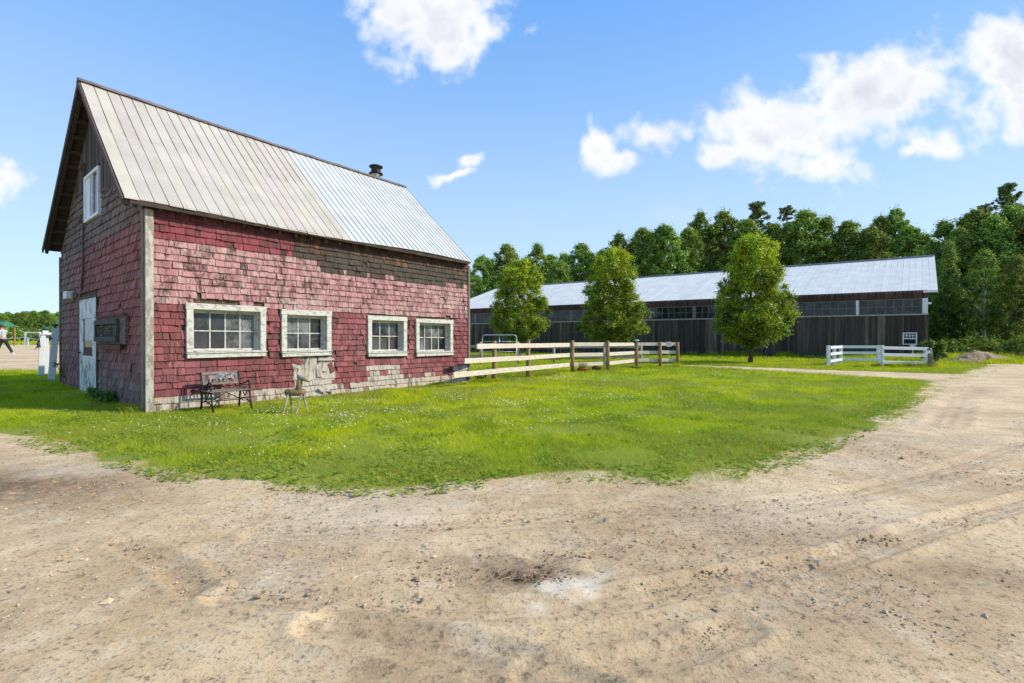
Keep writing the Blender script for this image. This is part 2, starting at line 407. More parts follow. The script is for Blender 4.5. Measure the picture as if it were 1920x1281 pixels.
def ground_mat():
    m, nt, b, _ = newmat('dirt_and_lawn_ground')
    a = nd(nt, 'ShaderNodeAttribute', attribute_name='Col')
    sp = nd(nt, 'ShaderNodeSeparateColor'); nt.links.new(a.outputs['Color'], sp.inputs[0])
    g = coords(nt, (1, 1, 1), True)
    big = noise(nt, g, .55, 5, .6); mid = noise(nt, g, 3.2, 6, .65); fine = noise(nt, g, 17, 7, .82); grit = noise(nt, g, 48, 4, .9)
    dirt = mixc(nt, sstep(nt, big, .36, .64), (.54, .360, .180), (.74, .525, .285))
    dirt = mixc(nt, sstep(nt, mid, .46, .72, 0, .6), dirt, (.82, .65, .42))
    dirt = mixc(nt, sstep(nt, mid, .48, .28, 0, .40), dirt, (.35, .235, .13))
    # grey gravel patches, with single stones
    gv = sstep(nt, noise(nt, g, .9, 5, .62), .47, .63)
    vor = nd(nt, 'ShaderNodeTexVoronoi', i_Scale=62.0); nt.links.new(g, vor.inputs['Vector'])
    stone = nd(nt, 'ShaderNodeSeparateColor'); nt.links.new(vor.outputs['Color'], stone.inputs[0])
    sc_ = mixc(nt, stone.outputs[0], (.17, .145, .115), (.66, .55, .41))
    dirt = mixc(nt, math_n(nt, 'MULTIPLY', gv, sstep(nt, stone.outputs[1], .46, .62, 0, .55)), dirt, sc_)
    dirt = mixc(nt, sstep(nt, fine, .54, .62, 0, .8), dirt, (.17, .115, .070))
    dirt = mixc(nt, sstep(nt, grit, .54, .64, 0, .75), dirt, (.14, .105, .072))
    dirt = mixc(nt, sstep(nt, grit, .42, .33, 0, .6), dirt, (.80, .69, .52))
    dirt = mixc(nt, math_n(nt, 'MULTIPLY', sp.outputs[1], sstep(nt, fine, .38, .52, .55, 1)), dirt, (.17, .10, .05))   # damp, churned
    dirt = mixc(nt, math_n(nt, 'MULTIPLY', sp.outputs[2], sstep(nt, fine, .66, .54)), dirt, (.72, .60, .43))             # pale dried puddle
    soil = mixc(nt, mid, (.15, .18, .012), (.27, .30, .018))
    soil = mixc(nt, sstep(nt, fine, .56, .7, 0, .5), soil, (.10, .075, .035))
    msk = sstep(nt, math_n(nt, 'ADD', sp.outputs[0], math_n(nt, 'MULTIPLY_ADD', mid, .5, -.25)), .42, .60)
    c = mixc(nt, msk, dirt, soil)
    nt.links.new(c, b.inputs['Base Color']); b.inputs['Roughness'].default_value = .95
    h = math_n(nt, 'ADD', math_n(nt, 'MULTIPLY', fine, .6), math_n(nt, 'ADD', math_n(nt, 'MULTIPLY', grit, .35), math_n(nt, 'MULTIPLY', mid, .35)))
    bump(nt, b, h, .9, .020); return m
M['ground'] = ground_mat()

def blade_mat():
    m = bpy.data.materials.new('grass_blades'); m.use_nodes = True; nt = m.node_tree; nt.nodes.clear()
    out = nd(nt, 'ShaderNodeOutputMaterial'); a = nd(nt, 'ShaderNodeAttribute', attribute_name='Col')
    d = nd(nt, 'ShaderNodeBsdfDiffuse'); t = nd(nt, 'ShaderNodeBsdfTranslucent')
    nt.links.new(a.outputs['Color'], d.inputs[0]); nt.links.new(a.outputs['Color'], t.inputs[0])
    m1 = nd(nt, 'ShaderNodeMixShader'); m1.inputs[0].default_value = .42; nt.links.new(d.outputs[0], m1.inputs[1]); nt.links.new(t.outputs[0], m1.inputs[2])
    nt.links.new(m1.outputs[0], out.inputs[0]); return m
M['blade'] = blade_mat()
M['petal'] = simple('clover_white', (.72, .72, .62), .8, 0, .1)
M['maple'] = leaf_mat('maple_leaves', (.034, .100, .011), (.58, .68, .020), .38, .15)
M['forest'] = leaf_mat('forest_leaves', (.075, .150, .024), (.36, .47, .055), .38, 1.3)
M['needles'] = leaf_mat('pine_needles', (.075, .13, .035), (.24, .31, .07), .3)
M['weed'] = leaf_mat('weed_leaves', (.07, .14, .02), (.22, .32, .04), .35)
M['far_leaf'] = leaf_mat('far_trees', (.030, .060, .020), (.075, .120, .034), .2)

# ---------------------------------------------------------------- ground
rng = np.random.default_rng(7)
tracks = [([gp(*p) for p in [(430,1118),(560,1132),(760,1146),(900,1152),(1060,1146),(1190,1122),(1400,1082),(1570,1050),(1720,1000),(1860,960),(1990,925)]], .09, .020),
          ([gp(*p) for p in [(610,1172),(760,1205),(900,1240),(1040,1281),(1150,1340)]], .10, .022),
          ([gp(*p) for p in [(1000,1262),(1120,1262),(1260,1235),(1400,1180)]], .07, .018),
          ([gp(*p) for p in [(230,1020),(320,1062),(370,1110)]], .07, .012),
          ([gp(*p) for p in [(1920,830),(1800,880),(1600,930),(1400,955),(1200,960),(900,985),(500,1000)]], .12, .010),
          ([gp(*p) for p in [(1920,735),(1850,728),(1800,745),(1770,800)]], .2, .014)]
damp = [(1000,1082,.23,.9),(930,1060,.20,.6),(1060,1048,.14,.6),(0,915,.75,.95),(90,925,.5,.6),(1020,1000,.3,.22),(1450,1160,.35,.30),(1340,1250,.30,.45),(1650,1010,.12,.5),
        (1400,1000,.3,.3),(1290,950,.5,.28),(1850,1085,.2,.5),(1180,1040,.5,.25),(840,1280,.25,.3),(720,1190,.1,.4),(1130,985,.35,.25),(1640,1085,.3,.25)]
pale = [(1072,1092,.11,1.),(1050,1105,.08,1.),(990,1142,.05,.8),(150,880,.35,.35),(700,960,.5,.35),(1120,1075,.05,.7),(1560,960,.5,.25)]
def axis(parts):
    out = [parts[0][0]]
    for a, b, n in parts: out += list(np.linspace(a, b, n+1)[1:])
    return np.array(out)
xs = axis([(-700,-120,10),(-120,-40,16),(-40,-14,26),(-14,-6,50),(-6,-3,60),(-3,5,230),(5,12,110),(12,40,46),(40,150,20),(150,700,10)])
ys = axis([(-200,-10,10),(-10,1,22),(1,5,170),(5,9,110),(9,20,80),(20,45,50),(45,120,30),(120,900,20)])
GX, GY = np.meshgrid(xs, ys); gx = GX.ravel(); gy = GY.ravel()
gsd = grass_sd(gx, gy)
cover = np.clip(.5+gsd*1.4+(fbm(gx*1.6, gy*1.6, 3)-.5)*1.2*np.clip(1-np.abs(gsd)/1.2,0,1)-.22*np.clip(1-np.abs(gsd)/1.0,0,1), 0, 1)
h = ghx(gx, gy)
dirtw = np.clip(1-cover*1.3, 0, 1); nearw = np.clip((22-gy)/10, 0, 1)*np.clip((14-np.abs(gx))/4, 0, 1)
h = h + dirtw*nearw*((fbm(gx*1.2, gy*1.2, 11, 3)-.5)*.030 + (fbm(gx*10, gy*10, 23, 3)-.5)*.014)
dampv = np.zeros(len(gx)); palev = np.zeros(len(gx))
wx = gx+(fbm(gx*5, gy*5, 41, 3)-.5)*.30; wy = gy+(fbm(gx*5, gy*5, 42, 3)-.5)*.22
for px, py, r, w in damp:
    cx_, cy_ = gp(px, py); q = np.exp(-(((wx-cx_)/(r*1.6))**2+((wy-cy_)/r)**2)); dampv = np.maximum(dampv, w*q)
    h = h + nearw*q*w*(fbm(gx*13, gy*13, 77, 3)-.5)*.055*(w > .42)
for px, py, r, w in pale:
    cx_, cy_ = gp(px, py); q = np.exp(-((((wx-cx_)/(r*1.35))**2+((wy-cy_)/r)**2)**2)); palev = np.maximum(palev, w*q); h = h - q*w*.004*(r < .2)
for poly, w, dz in tracks:
    d = seg_dist(gx+(fbm(gx*3, gy*3, 5, 2)-.5)*.05, gy, poly, False); w = w*1.3; dz = dz*1.2; k = np.clip(1-d/w, 0, 1)
    tread = .5+.5*np.cos(d/w*math.pi*3.0)
    h = h + dirtw*(-dz*k**.5*(.4+.6*tread) + dz*.9*np.exp(-((d-w*1.25)/(w*.25))**2))
    dampv = np.maximum(dampv, .45*k*(1-tread)*dirtw)
h = h + np.where(cover > .6, (fbm(gx*1.1, gy*1.1, 31, 3)-.5)*.05*np.clip((40-gy)/10, 0, 1), 0)
gm = bpy.data.meshes.new('ground'); nx, ny = len(xs), len(ys)
gm.vertices.add(nx*ny); gm.vertices.foreach_set('co', np.stack([gx, gy, h], 1).astype(np.float32).ravel())
ii = (np.arange(ny-1)[:, None]*nx+np.arange(nx-1)[None, :]).ravel()
fl = np.stack([ii, ii+1, ii+1+nx, ii+nx], 1).astype(np.int32)
gm.loops.add(fl.size); gm.loops.foreach_set('vertex_index', fl.ravel())
gm.polygons.add(len(fl)); gm.polygons.foreach_set('loop_start', np.arange(0, fl.size, 4, dtype=np.int32))
gm.polygons.foreach_set('use_smooth', np.ones(len(fl), bool)); gm.update(calc_edges=True)
at = gm.attributes.new('Col', 'FLOAT_COLOR', 'POINT')
at.data.foreach_set('color', np.stack([cover, dampv*dirtw, palev*dirtw, np.ones(len(gx))], 1).astype(np.float32).ravel())
gm.materials.append(M['ground'])
go = bpy.data.objects.new('ground', gm); C.objects.link(go)
tag(go, 'pale tan dirt and gravel yard with wheel ruts around the green lawn', 'ground', kind='structure')

# ---------------------------------------------------------------- grass blades
BA = math.atan2(.781, .624); C0 = Vector((-6.49, 8.635, 0)); U = Vector((.624, .781, 0)); V = Vector((-.781, .624, 0))
BL, BW = 8.2, 7.4
def barn_uv(x, y):
    dx, dy = x-C0.x, y-C0.y; return dx*U.x+dy*U.y, dx*V.x+dy*V.y
AR = Vector((27.4, 32.0, 0)); AD = Vector((-.858, .514, 0)); AN = Vector((.514, .858, 0))      # arena shed: right corner, along, back
def grass_points(n, x0, x1, y0, y1, seed, soft=.22):
    r = np.random.default_rng(seed)
    x = r.uniform(x0, x1, n); y = r.uniform(y0, y1, n)
    k = np.abs(x/np.maximum(y, .1)) < 1.13; x, y = x[k], y[k]
    s = grass_sd(x, y); patch = fbm(x*1.3, y*1.3, 55, 4)
    p = np.clip(.10+ (s+.04+(fbm(x*2.6, y*2.6, 58, 3)-.5)*1.5+(fbm(x*9, y*9, 59, 2)-.5)*.5)/soft*.7, 0, 1)*np.clip(.45+(patch-.30)*4, .25, 1)
    tuft = (fbm(x*5, y*5, 60, 2) > .64) & (fbm(x*1.1, y*1.1, 66, 2) > .5) & (s > -.75) & (s < .05)
    keep = (r.uniform(0, 1, len(x)) < p) & (s > -.25) | tuft & (r.uniform(0, 1, len(x)) < .35)
    u, v = barn_uv(x, y); keep &= ~((u > .02) & (u < BL) & (v > .03) & (v < BW))
    a = (x-AR.x)*AN.x+(y-AR.y)*AN.y; l = (x-AR.x)*AD.x+(y-AR.y)*AD.y
    keep &= ~((a > 0) & (l > 0))
    return x[keep], y[keep], s[keep]
def make_blades(x, y, s, w, hgt, seed, tall=None):
    r = np.random.default_rng(seed); n = len(x); z = ghx(x, y)-.008
    hh = hgt*r.uniform(.45, 1.25, n)*(.75+.7*fbm(x*.9, y*.9, 91, 3))*np.clip(.5+s*1.3, .5, 1)
    if tall is not None: hh = hh*tall
    th = r.uniform(0, 2*np.pi, n); ln = r.uniform(.3, 1.5, n)*hh; tt = r.uniform(0, 2*np.pi, n)
    ww = w*r.uniform(.6, 1.4, n)
    ax, ay = np.cos(th)*ww/2, np.sin(th)*ww/2; tx, ty = np.cos(tt)*ln, np.sin(tt)*ln
    P = np.zeros((n, 3, 3))
    P[:, 0] = np.stack([x-ax, y-ay, z], 1); P[:, 1] = np.stack([x+ax, y+ay, z], 1); P[:, 2] = np.stack([x+tx, y+ty, z+hh], 1)
    g1 = np.array([.42, .55, .014]); g2 = np.array([.70, .69, .018]); g3 = np.array([.60, .50, .12]); g4 = np.array([.16, .27, .02])
    f = np.clip(fbm(x*.55, y*.55, 93, 4)*1.6-.35+r.normal(0, .16, n), 0, 1)[:, None]
    col = g1*(1-f)+g2*f
    dk = np.clip((fbm(x*2.2, y*2.2, 97, 3)-.52)*5, 0, .7)[:, None]*(r.uniform(0, 1, n) < .8)[:, None]; col = col*(1-dk)+g4*dk
    rim = np.clip(1-s/1.6, 0, 1)[:, None]*.55; col = col*(1-rim)+np.array([.25, .34, .03])*rim
    dull = np.clip((fbm(x*.8, y*.8, 131, 4)-.50)*5, 0, .8)[:, None]; col = col*(1-dull)+np.array([.36, .40, .055])*dull
    dry = ((r.uniform(0, 1, n) < .07+.18*np.clip(1-s/.8, 0, 1)))[:, None]; col = np.where(dry, g3, col)
    col = col*r.uniform(.75, 1.2, n)[:, None]
    return P.reshape(-1, 3), np.repeat(col, 3, axis=0)
bv, bc = [], []
for (n, x0, x1, y0, y1, w, hg, sd_) in [(450000, -10.6, 10, 3.9, 9.5, .0055, .052, 1), (330000, -18, 18, 9.5, 17, .010, .075, 2),
                                        (330000, -32, 34, 17, 32, .020, .10, 3), (200000, -40, 60, 32, 75, .05, .17, 4), (60000, -200, -20, 70, 190, .25, .5, 5)]:
    x, y, s = grass_points(n, x0, x1, y0, y1, sd_)
    P, c = make_blades(x, y, s, w, hg, sd_+10); bv.append(P); bc.append(c)
rw = np.random.default_rng(88); x = rw.uniform(-8, 10, 70000); y = rw.uniform(4, 11, 70000); s = grass_sd(x, y)
k = (fbm(x*1.7, y*1.7, 140, 3) > .54-.06*np.clip(1-s, 0, 1)) & (s > -.12) & (np.abs(x) < y*1.1); x, y, s = x[k], y[k], s[k]; u, v = barn_uv(x, y); k = ~((u > -.05) & (u < BL) & (v > -.05) & (v < BW)); x, y, s = x[k], y[k], s[k]; n = len(x)
z = ghx(x, y)+rw.uniform(.005, .035, n); th = rw.uniform(0, 6.28, n); L_ = rw.uniform(.012, .034, n); tl = rw.uniform(-.5, .5, (n, 2))
P = np.stack([np.stack([x+L_*np.cos(th+a), y+L_*np.sin(th+a), z+L_*(tl[:, 0]*np.cos(th+a)+tl[:, 1]*np.sin(th+a))], 1) for a in (0, 1.9, 3.6)], 1)
f = rw.uniform(0, 1, n)[:, None]; bv.append(P.reshape(-1, 3)); bc.append(np.repeat(np.array([.17, .27, .035])*(1-f)+np.array([.36, .46, .07])*f, 3, 0))
# longer growth along walls, fence lines and posts
def strip(p0, p1, w, n, seed, hg, bw):
    r = np.random.default_rng(seed); t = r.uniform(0, 1, n); o = np.abs(r.normal(0, w, n))
    dx, dy = p1[0]-p0[0], p1[1]-p0[1]; L = math.hypot(dx, dy)
    x = p0[0]+dx*t+o*dy/L*1.0; y = p0[1]+dy*t-o*dx/L*1.0
    cl = np.clip((fbm(x*2, y*2, 99+seed, 3)-.35)*3, .15, 1)
    P, c = make_blades(x, y, np.ones(n), bw, hg, seed, cl); bv.append(P); bc.append(c)
e1 = C0+U*BL; e2 = C0+V*BW
strip((C0.x-.02, C0.y-.03), (e1.x+.02, e1.y-.03), .07, 9000, 21, .10, .008)
strip((e2.x-.03, e2.y-.03), (C0.x-.03, C0.y-.02), .10, 6000, 22, .10, .008)
strip((-1.6, 13.5), (2.4, 19.4), .12, 9000, 23, .20, .012)
strip((2.4, 19.3), (8.2, 23.7), .18, 9000, 24, .20, .015)
strip((AR.x+AD.x*40, AR.y+AD.y*40-.1), (AR.x, AR.y-.1), .25, 9000, 25, .45, .04)
strip((15.2, 23.4), (20.2, 23.2), .25, 7000, 26, .32, .025)
strip((20.5, 31), (45, 33), 1.5, 16000, 27, .75, .05)
strip((26, 26.8), (30, 29.5), .7, 3000, 28, .35, .04)
bv = np.concatenate(bv); bc = np.concatenate(bc)
tag(np_mesh('grass', bv, 3, M['blade'], bc), 'bright yellow-green mown grass of the lawn round the red barn', 'grass', kind='stuff')

# clover flowers
r_ = np.random.default_rng(5); fx, fy = [], []
for (cx_, cy_, n, sx, sy) in [(1150,735,900,3.2,2.6),(1300,715,700,3.5,2.5),(850,770,600,2.0,1.2),(620,775,350,1.0,.8),(1050,760,500,2.,1.3),(1000,715,350,1.2,1.5),(1400,740,260,2,1.5),(620,830,60,1.,.5),(300,800,60,.9,.5),(1700,672,130,1.6,.8)]:
    a, b = gp(cx_, cy_); fx.append(r_.normal(a, sx, n)); fy.append(r_.normal(b, sy, n))
fx = np.concatenate(fx); fy = np.concatenate(fy)
uu, vv = barn_uv(fx, fy); ok = (grass_sd(fx, fy) > .25) & (vv < -.15) & (fbm(fx*1.4, fy*1.4, 61, 3) > .53) & (fy < 30); fx, fy = fx[ok], fy[ok]
fz = ghx(fx, fy)+.055+r_.uniform(0, .03, len(fx)); rr = r_.uniform(.006, .012, len(fx))*(.8+fy*.028)
tri = []
oct_ = [((1,0,0),(0,1,0),(0,0,1)),((0,1,0),(-1,0,0),(0,0,1)),((-1,0,0),(0,-1,0),(0,0,1)),((0,-1,0),(1,0,0),(0,0,1))]
for t3 in oct_:
    a = np.array(t3)[None]*rr[:, None, None]; a = a+np.stack([fx, fy, fz], 1)[:, None]; tri.append(a)
tag(np_mesh('clover_flowers', np.concatenate(tri).reshape(-1, 3), 3, M['petal']), 'tiny white clover flowers scattered through the lawn', 'flowers', kind='stuff')

# pebbles and clods on the dirt
n = 60000; px_ = r_.uniform(-6, 9, n); py_ = 1.2+r_.beta(1, 2, n)*11
k = (grass_sd(px_, py_) < -.03) & (fbm(px_*1.1, py_*1.1, 71, 4) > .50) & (np.abs(px_) < py_*1.12); px_, py_ = px_[k], py_[k]
cl_ = []
for a_, b_, w_, m_ in ((992,1080,.07,170),(965,1068,.14,110),(1060,1040,.07,30),(1330,1075,.05,40),(1400,1165,.18,25),(1650,1010,.08,60),(1100,1112,.10,8),(1880,1090,.12,30)):
    q_ = gp(a_, b_); cl_.append(np.stack([r_.normal(q_[0], w_*1.5, m_), r_.normal(q_[1], w_*.55, m_)], 1))
cl_ = np.concatenate(cl_); nk = len(px_); px_ = np.concatenate([px_, cl_[:, 0]]); py_ = np.concatenate([py_, cl_[:, 1]])
n = len(px_); sz = np.exp(r_.normal(-5.35, .45, n)); clod = np.arange(n) >= nk; sz = np.where(clod, sz*1.15, sz); big_ = r_.uniform(0, 1, n) < .004; sz = np.where(big_, sz*2.6, sz)
ctr = np.stack([px_, py_, ghx(px_, py_)+sz*.15], 1)
base = np.array([(1,0,0),(0,1,0),(-1,0,0),(0,-1,0),(0,0,1),(0,0,-1)], float)
jit = base[None]*(r_.uniform(.6, 1.3, (n, 6, 1)))*sz[:, None, None]*np.array([1.2, 1, .6])+r_.normal(0, .15, (n, 6, 3))*sz[:, None, None]
an = r_.uniform(0, 6.28, n); cs, sn = np.cos(an)[:, None], np.sin(an)[:, None]
jx = jit[:, :, 0]*cs-jit[:, :, 1]*sn; jy = jit[:, :, 0]*sn+jit[:, :, 1]*cs; jit[:, :, 0] = jx; jit[:, :, 1] = jy
vv_ = jit+ctr[:, None]
fcs = [(0,1,4),(1,2,4),(2,3,4),(3,0,4),(1,0,5),(2,1,5),(3,2,5),(0,3,5)]
tri = np.stack([vv_[:, f] for f in fcs], 1).reshape(-1, 3)
sh = r_.uniform(0, 1, n)[:, None]; pc = np.array([.24, .165, .10])*(1-sh)+np.array([.62, .47, .30])*sh
pc = np.where(clod[:, None], np.array([.16, .10, .055])*(.5+sh), pc)
pm, nt_, b_, _ = newmat('pebble_stone'); a_ = nd(nt_, 'ShaderNodeAttribute', attribute_name='Col'); nt_.links.new(a_.outputs['Color'], b_.inputs['Base Color']); b_.inputs['Roughness'].default_value = .9
tag(np_mesh('gravel', tri, 3, pm, np.repeat(pc, 24, axis=0)), 'loose grey and tan pebbles and clods lying over the dirt yard', 'gravel', kind='stuff')

# ---------------------------------------------------------------- the red barn (local x along the long wall, y across, z up)
barn = thing('shingled_barn', 'weathered red shingled barn with steep metal roof and four windows', 'barn', tuple(C0), BA)
RD = random.Random(3)
W = [(.585, 2.04, .975, 2.00), (2.37, 3.54, .955, 1.97), (4.54, 5.77, .895, 1.925), (6.09, 7.50, .865, 1.90)]   # outer casings u0,u1,z0,z1
CS = .115
hole = [(a+CS, b-CS, c+.10, d-CS) for a, b, c, d in W]
EAVE_Z, RIDGE_Z, RIDGE_V = 3.74, 6.93, 3.60

def shingles(mb, Lx, rows, z0, expo, place, colf, skip, wmin, wmax, xlim=None):
    """place(a, out, z) -> point; wedge-shaped single shingles laid in courses"""
    for i in range(rows):
        zb = z0+i*expo; x0, x1 = (0, Lx) if xlim is None else xlim(zb)
        if x1-x0 < .05: continue
        x = x0 - RD.uniform(0, .1)
        wav = [RD.uniform(-.006, .006) for _ in range(12)]
        while x < x1:
            w = RD.uniform(wmin, wmax)*(1 if RD.random() < .8 else .55)
            a, b = max(x, x0), min(x+w-.004-RD.uniform(0, .004), x1); x += w
            if b-a < .02: continue
            m = (a+b)/2
            j = wav[int(m/Lx*11) % 12]+RD.uniform(-.008, .006); tb = zb+j; tt = zb+expo+.035
            if skip(a, b, tb, zb+expo): continue
            if RD.random() < .004: tb += expo*RD.uniform(.3, .9)
            out = RD.uniform(.026, .044); sk = RD.uniform(-.006, .006) + (RD.uniform(-.03, .03) if RD.random() < .03 else 0)
            if RD.random() < .03: out += RD.uniform(.01, .03)
            c = colf(m, zb+expo/2)
            P = [place(a+sk, out, tb), place(b+sk, out+RD.uniform(-.004, .004), tb+RD.uniform(-.005, .005)), place(b, .004, tt), place(a, .004, tt),
                 place(a+sk, 0, tb), place(b+sk, 0, tb)]
            mb.add(P, [(0,1,2,3), (0,4,5,1), (0,3,4), (1,5,2)], c)

def mixt(a, b, t): return tuple(a[i]*(1-t)+b[i]*t for i in range(len(a)))
def pf(x, y, s): return float(fbm(np.array([x]), np.array([y]), s, 3)[0])
def long_col(u, z):
    n = pf(u*1.4, z*1.4, 101); n2 = RD.random(); n3 = pf(u*.7+9, z*3, 104)
    red = mixt((.155, .036, .038), (.27, .072, .074), n2); pink = mixt((.33, .135, .145), (.47, .235, .235), n2)
    maroon = mixt((.20, .035, .045), (.36, .055, .075), n2); brown = mixt((.050, .032, .020), (.115, .075, .042), n2); cream = mixt((.30, .25, .18), (.50, .44, .35), n2)
    top = 2.93+.16*(n-.5)+RD.uniform(-.04, .04)
    if z > top and u > 2.75+(.5 if z < 3.2 else 0)+.25*(n-.5):
        if z < top+.45: c, w = mixt(tuple(x*.7 for x in brown), (.055, .050, .035), RD.random()), -.35
        else: c, w = mixt((.050, .026, .018), (.17, .075, .03), n2*n2), -.4
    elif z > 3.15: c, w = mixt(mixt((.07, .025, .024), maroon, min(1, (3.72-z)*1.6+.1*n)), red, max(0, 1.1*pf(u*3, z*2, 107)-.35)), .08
    elif z > 2.03: c, w = mixt(pink, red, .25*n), .28+.35*n3+.08*RD.random()
    elif z > .30+.30*(n-.5)+RD.uniform(-.08,.05): c, w = mixt(red, pink, .45*max(0, n-.45)*2), .05+.35*max(0, n3-.45)+.06*RD.random()
    else:
        c, w = cream, .75
        if RD.random() < .25: c = mixt(cream, (.55, .25, .09), .55)
        if RD.random() < .12: c, w = mixt(red, cream, .4), .4
    if 2.62 < u < 3.62+.2*(n-.5) and z < .96: c, w = mixt(cream, (.42, .40, .37), .6), .85
    if 4.52 < u < 5.5 and z < .62 and n2 < .85: c, w = mixt(cream, (.45, .40, .36), .4), .8
    if u > 7.6 and z < .55: c, w = cream, .8
    c = mixt(c, (.06, .035, .03), .75*max(0, RD.random()-.72)*2.5)
    return (*c, w)
def long_skip(a, b, z0, z1):
    for (u0, u1, w0, w1) in W:
        if b > u0+.03 and a < u1-.03 and z1 > w0+.02 and z0 < w1-.03: return True
    if 2.75 < (a+b)/2 < 3.62 and .42 < z0 < .90: return True     # fallen patch under the second window
    return False
mb = MB()
shingles(mb, BL-.02, 29, .02, .130, lambda a, o, z: (a+.02, -.012-o, z), long_col, long_skip, .075, .185)
mb.build('front_shingles', M['shingle'], barn)['label'] = 'red and pink painted shingles, dark brown band under the eave'
# fallen patch: bare vertical boards and hanging loose shingles
mb = MB()
for i in range(9):
    a = 2.70+i*.105; z1 = .93-RD.uniform(0, .03); z0 = .40-RD.uniform(0, .05)
    q = Matrix.Rotation(RD.uniform(-.05, .05), 3, 'Y'); mb.box((a+.05, -.018-RD.uniform(0, .008), (z0+z1)/2), (.094, .014, z1-z0), q, (.40, .37, .32, .9))
for (a, z, w, hh, rot, o) in [(2.72,.84,.26,.10,.45,.05),(3.42,.86,.36,.035,.03,.09),(3.56,.66,.10,.22,-.35,.05),(2.68,.55,.055,.36,.04,.045),(2.78,.60,.06,.40,-.05,.05),(3.05,.48,.12,.16,.08,.04),(3.38,.68,.11,.20,.12,.05),(3.25,.60,.13,.28,-.04,.045),(3.3,.16,.20,.07,.55,.10),(3.5,.12,.16,.06,.4,.07)]:
    c = (.20, .045, .050, -.1) if (a < 2.75 and z > .8) or z == .66 else (.50, .46, .40, .8)
    mb.box((a, -o, z), (w, .008, hh), Matrix.Rotation(rot, 3, 'Y') @ Matrix.Rotation(-.08, 3, 'X'), c)
mb.build('bare_boards', M['shingle'], barn)['label'] = 'bare grey boards and loose hanging shingles under the second window'

# gable end
def gable_top(v):     # underside of the roof over the gable wall
    return EAVE_Z+(RIDGE_Z-EAVE_Z)*(v/RIDGE_V) if v < RIDGE_V else RIDGE_Z-(RIDGE_Z-EAVE_Z)*((v-RIDGE_V)/(BW-RIDGE_V))
DV = (3.41, 5.07, .0, 2.26)              # door
GW = (3.14, 4.47, 4.04, 5.10)            # upper window
def gable_col(v, z):
    n = pf(v*1.2, z*1.2, 121); n2 = RD.random()
    gry = mixt((.105, .078, .062), (.20, .155, .125), n2); rd = mixt((.20, .060, .060), (.34, .108, .102), n2)
    k = max(0, min(1, 1.25-abs(z-2.3)/1.9))*max(0, min(1, 1.5-v/5.2))+.25*(n-.4)
    if z < .5: k *= .45
    if z > 3.4: k *= .25
    if v > 4.6 and z < 1.8: k = max(k, .5)
    c = mixt(gry, rd, max(0, min(1, k*1.25)))
    return (*c, .12+.30*n*(1-k)+(.3 if RD.random() < .05 else 0))
def gable_skip(a, b, z0, z1):
    for (v0, v1, w0, w1) in (DV, GW):
        if b > v0-.03 and a < v1+.03 and z1 > w0-.02 and z0 < w1+.04: return True
    return z0 > 4.62-.3*math.sin(a) and a > 1.9
def gable_lim(z):
    if z < EAVE_Z-.2: return (0, BW)
    t = (z+.17-EAVE_Z)/(RIDGE_Z-EAVE_Z); return (max(0, t*RIDGE_V)+.02, BW-max(0, t*(BW-RIDGE_V))-.02)
mb = MB()
shingles(mb, BW, 36, .02, .172, lambda a, o, z: (-.012-o, a, z), gable_col, gable_skip, .09, .22, gable_lim)
mb.build('gable_shingles', M['shingle'], barn)['label'] = 'brown and faded red shingles of the shaded gable end'
# wall cores (openings left where the windows are)
mb = MB(); T = .14
zt = EAVE_Z-.02
edges = sorted({0, BL} | {h_[0] for h_ in hole} | {h_[1] for h_ in hole})
for a, b in zip(edges[:-1], edges[1:]):
    hs = [h_ for h_ in hole if h_[0] <= a+1e-6 and h_[1] >= b-1e-6]
    if hs: mb.rbox(a, b, 0, T, -.1, hs[0][2]); mb.rbox(a, b, 0, T, hs[0][3], zt)
    else: mb.rbox(a, b, 0, T, -.1, zt)
mb.rbox(0, BL, BW-T, BW, -.1, zt)
for xx in (0, BL-T):
    pts = [(T+.002, -.1), (BW-T-.002, -.1), (BW-T-.002, gable_top(BW-T)-.05), (RIDGE_V, RIDGE_Z-.06), (T+.002, gable_top(T)-.05)]
    mb.prism([(-p[0], p[1]) for p in pts][::-1], (xx, 0, 0), (0, -1, 0), (0, 0, 1), T) if False else mb.add([(xx, p[0], p[1]) for p in pts]+[(xx+T, p[0], p[1]) for p in pts],
        [(4,3,2,1,0), (5,6,7,8,9)]+[(i, (i+1) % 5, 5+(i+1) % 5, 5+i) for i in range(5)])
mb.build('wall', M['old_wood'], barn)
# vertical boards in the gable peak
mb = MB(); v = 1.95
while v < BW-1.6:
    w = RD.uniform(.09, .17); zt_ = gable_top(v+w/2)-.10; zb_ = 4.55-.3*math.sin(v)+RD.uniform(-.05, .05)
    if GW[0]-.02 < v+w/2 < GW[1]+.02: zb_ = GW[3]+.05
    if zt_ > zb_+.1:
        k = RD.uniform(.45, 1.2); mb.box((-.022-RD.uniform(0, .014), v+w/2, (zt_+zb_)/2), (.022, w-.008, zt_-zb_), Matrix.Rotation(RD.uniform(-.012, .012), 3, 'X'), (k, k, k, 1))
    v += w
mb.build('gable_boards', M['gable_boards'], barn)
# corner boards
mb = MB()
mb.rbox(-.040, .080, -.070, -.012, -.02, 3.62); mb.build('corner_board', M['trim'], barn)
mb = MB(); mb.rbox(-.068, -.012, -.010, .10, -.02, 3.62); mb.build('corner_board', M['grey_wood'], barn)
mb = MB(); mb.rbox(BL-.03, BL+.035, -.068, .10, -.02, 3.60); mb.build('corner_board', M['grey_wood'], barn)
mb = MB(); mb.rbox(-.068, -.0, BW-.05, BW+.03, -.05, 3.55); mb.build('corner_board', M['grey_wood'], barn)
# footing course of flat stones peeping out
mb = MB(); mb.rbox(.12, BL-.04, -.05, -.002, -.04, .035)
mb.build('footing', M['grey_wood'], barn)

